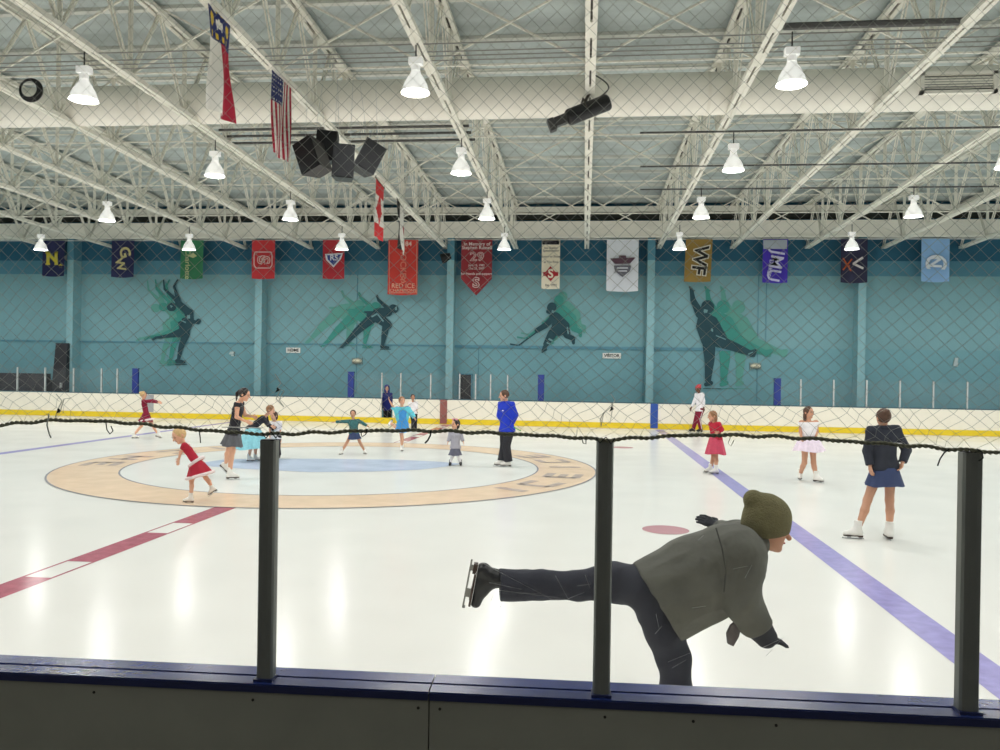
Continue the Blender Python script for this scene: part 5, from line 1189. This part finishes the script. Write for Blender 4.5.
# ------------------------------------------------------------------ the skater in front, in an arabesque
DF = 4.1; sc_ = DF / F
def FP(px, py, dz=0.0): return at_d(px, py, DF + dz)
def fr(px): return px * sc_
def vec(a, b, c=0): return HR * a + UPZ * b + HA * c
g0 = FP(684, 764); root = empty('person', (g0[0], g0[1], 0), 'skater in olive beanie and grey jacket balancing on one leg behind the near glass', 'person')
C_fj = mat('cloth_grey_jacket', (92, 92, 84), .8, noise=.16, nscale=7, bump=1.0, bscale=7); C_fp = mat('cloth_black_trousers', (40, 42, 54), .8, noise=.12, nscale=10, bump=.3, bscale=10); C_bn = mat('cloth_olive_knit', (112, 106, 72), .9, noise=.1, nscale=30, bump=.5, bscale=110); C_gl = mat('cloth_black_glove', (34, 36, 44), .8, noise=.1)
hh = fr(21.5); hc = FP(769.5, 529.5); ff = unit(HR * .96 + UPZ * -.16 - HA * .12); hu = unit(UPZ * .98 + HR * .14); hu = unit(hu - ff * np.dot(hu, ff)); rr_ = np.cross(ff, hu)
nk = FP(752, 540); hp = FP(648, 590)
shN, shF = FP(738, 556, -.17), FP(738, 543, .19); elN, wrN, hdN = FP(743, 602, -.24), FP(760, 630, -.22), FP(780, 641, -.2)
elF, wrF = FP(729, 536, .42), FP(719, 528, .62)
hjN, hjF = FP(648, 588, -.08), FP(648, 588, .08)
# the raised leg is the far one in its hip but reads in front of the body line; the standing leg is the near one
knS, anS = FP(671, 655, -.02), FP(681, 742, 0); knE, anE = FP(574, 585.5, .04), FP(492, 578, .02)
B = [Cn(FP(738, 556, q), .10, FP(690, 575, q * .8), .095, .04) for q in (-.09, .09)] + [Cn(FP(690, 575, q * .8), .095, hp + HA * q * .6, .085, .04) for q in (-.09, .09)]
B += [Cn(shN, .055, shF, .055, .04), Cn(nk, .055, hc - hu * .45 * hh - ff * .1 * hh, .052, .03)] + head_prims(hc, ff, hu, hh)
B += [Cn(shN, .05, elN, .04), Cn(elN, .038, wrN, .028), Cn(shF, .05, elF, .04), Cn(elF, .038, wrF, .028)]
B += [Cn(hjN, .09, knS, .055), Cn(knS, .055, anS, .04), Cn(hjF, .09, knE, .055), Cn(knE, .055, anE, .033)]
sdf_obj('body', B, .006, [SKIN2, M_eye, M_lip], root, .02, extra=face_bits(hc, ff, hu, hh))
from mathutils import noise as mnoise
def wrinkle(ob, amp, axis, seed):   # soft cloth folds: push the surface in and out along its normals
    me = ob.data; axis = Vector(axis).normalized(); n = len(me.vertices)
    for v in [(w_, w_.normal.copy()) for w_ in me.vertices]:
        c = v[0].co; a = c.dot(axis); q = (c - axis * a) * 13 + axis * a * 4.5 + Vector((seed * 7.1, 0, 0))
        f = mnoise.noise(q); g = 1 - abs(mnoise.noise(q * .7 + Vector((3, 1, 2)))) * 2
        v[0].co = c + v[1] * amp * (f * .7 + (g - .5) * .9)
    me.update()
# jacket
P = []
for q in (-.05, .06):
    P.append(Cn(FP(640, 611, q), fr(43.5), FP(700, 578, q), fr(42.5), .03)); P.append(Cn(FP(700, 578, q), fr(42.5), FP(726, 561, q), fr(36.5), .03))
P += [Cn(shN + HA * .03, fr(28), FP(740, 549, .1), fr(20), .05), Cn(FP(740, 549, .1), fr(22), shF, fr(22), .05)]
P += [Cn(shN, fr(24), elN, fr(18), .03), Cn(elN, fr(18), FP(757.5, 627, -.22), fr(15.5), .02, 1), Cn(shF, fr(22), elF, fr(16), .03), Cn(elF, fr(15), FP(721, 530, .56), fr(11), .02, 1)]
P += [Cn(FP(745, 545), fr(20), FP(755, 541), fr(15), .03)]
P += [Cn(FP(715, 606, 0), fr(10), FP(680, 630, 0), fr(8), .04)]
hemd = unit(HR * -.85 + UPZ * -.53)
jk = sdf_obj('jacket', P, .006, C_fj, root, .03, [(FP(656.5, 601), hemd)]); wrinkle(jk, .009, vec(.88, .46), 1)
# collar, hood fold
mb = MB(); sdf_obj('collar', [Cn(FP(752, 548, -.06), fr(7), FP(757, 534, 0), fr(6.5), .02), Cn(FP(757, 534, 0), fr(6.5), FP(753, 538, .08), fr(7), .02), Cn(FP(752, 548, -.06), fr(7), FP(761, 547, -.02), fr(5), .02)], .006, C_fj, root)
# seams on the jacket
mb = MB(); mb.tube([FP(716, 528, -.25), FP(722, 548, -.31), FP(726, 570, -.32), FP(724, 592, -.30)], .004, 6); mb.build('jacket_seam', mat('cloth_seam', (58, 58, 54), .8), root)
# trousers
P = [Cn(hjN, fr(22), FP(664, 630, -.05), fr(19), .03), Cn(FP(664, 630, -.05), fr(19), FP(673, 658, -.02), fr(16.5), .03), Cn(FP(673, 658, -.02), fr(16.5), FP(676, 690, -.01), fr(16), .03), Cn(FP(676, 690, -.01), fr(16), FP(681, 738, 0), fr(17.5), .03, 1)]
P += [Cn(hjF, fr(21), FP(612, 582, .05), fr(18.5), .03), Cn(FP(612, 582, .05), fr(18.5), FP(578, 586, .04), fr(14), .03), Cn(FP(578, 586, .04), fr(13.5), FP(540, 585, .03), fr(14.5), .03), Cn(FP(540, 585, .03), fr(14.5), FP(499.5, 585.5, .02), fr(16.5), .02, 1)]
P += [Cn(hjN, fr(21), hjF, fr(21), .03), Cn(FP(662, 588, -.05), fr(22), FP(662, 588, .05), fr(22), .03), Cn(FP(646, 586, -.06), fr(20), FP(618, 583, .0), fr(17.5), .05)]
tr = sdf_obj('trousers', P, .006, C_fp, root, .03); wrinkle(tr, .006, vec(.5, .86), 2)
# boots: raised foot with its sole to the left, standing foot on the ice below the cap rail
skate(root, FP(490.5, 577.5, .02), vec(-.17, -.98), vec(-.98, .17), .93, M_skb, mat('skate_blade_bright', (150, 150, 146), .35, metal=.3))
skate(root, anS, vec(1, 0, -.1), -UPZ, 1.0, M_skb)
# beanie
A = np.array([rr_, ff, hu])
sdf_obj('beanie', [El(FP(767, 517), A, (fr(20), fr(24), fr(23)), .03), El(FP(765, 527), A, (fr(19.5), fr(23), fr(15)), .03), Cn(FP(764, 507), fr(15), FP(754, 500), fr(10), .015), El(FP(752.5, 499.5), A, (fr(10), fr(8.5), fr(9)), .012)], .0055, C_bn, root, .03, [(FP(772, 534.5), unit(vec(.17, -.98) ))])
# gloves
cN = FP(755, 616, -.22)
sdf_obj('glove', [Cn(FP(756, 624, -.22), fr(13.8), FP(766, 637, -.21), fr(10.5), .03)] + hand_prims(FP(764, 637, -.2), vec(.97, -.25, 0), vec(-.2, -.9, .1), .82, .25, 1), .0045, C_gl, root, .01)
sdf_obj('glove', [Cn(FP(722, 530, .52), .05, wrF, .042, .02)] + hand_prims(wrF, vec(-.55, .3, .4), vec(0, -.6, .6), 1.0, .4, -1), .0045, C_gl, root, .01)
mb = MB(); a = [FP(x, y, -.16) for x, y in ((737, 621), (741, 628), (739, 637), (733.5, 646.5), (728, 644), (727, 634), (731, 626))]; b_ = [q + HA * .02 for q in a]; n = len(a)
mb.add(a + b_, [tuple(range(n))[::-1], tuple(range(n, 2 * n))] + [(k, (k + 1) % n, n + (k + 1) % n, n + k) for k in range(n)]); o = mb.build('scarf_end', mat('cloth_scarf_grey', (104, 98, 98), .9, noise=.2, nscale=40), root)
mb = MB(); a = [FP(x, y, -.165) for x, y in ((736, 616), (743, 621), (746, 629), (741, 632), (738, 626), (735, 622))]; b_ = [q + HA * .02 for q in a]; n = len(a)
mb.add(a + b_, [tuple(range(n))[::-1], tuple(range(n, 2 * n))] + [(k, (k + 1) % n, n + (k + 1) % n, n + k) for k in range(n)]); o = mb.build('scarf_fringe', mat('cloth_scarf_red', (140, 40, 52), .9), root)

# ------------------------------------------------------------------ light and view
for x in (-4.5, 3.5):  # unseen fill lamps, added to brighten the near boards and posts
    ld2 = bpy.data.lights.new('lobby_fill', 'AREA'); ld2.size = .6; ld2.energy = 40; lo = bpy.data.objects.new('lobby_fill', ld2); COL.objects.link(lo); lo.location = (x, -3.0, 5.0)
w = bpy.data.worlds.new('hall_air'); scene.world = w; w.use_nodes = True
w.node_tree.nodes['Background'].inputs[0].default_value = (.75, .78, .8, 1); w.node_tree.nodes['Background'].inputs[1].default_value = .3
scene.view_settings.view_transform = 'Standard'; scene.view_settings.look = 'None'; scene.view_settings.exposure = 0.0; scene.view_settings.gamma = 1.0
cy = scene.cycles
cy.use_denoising = True; cy.max_bounces = 6; cy.diffuse_bounces = 4; cy.glossy_bounces = 3; cy.transparent_max_bounces = 16; cy.caustics_reflective = False; cy.caustics_refractive = False; cy.sample_clamp_indirect = 6.0
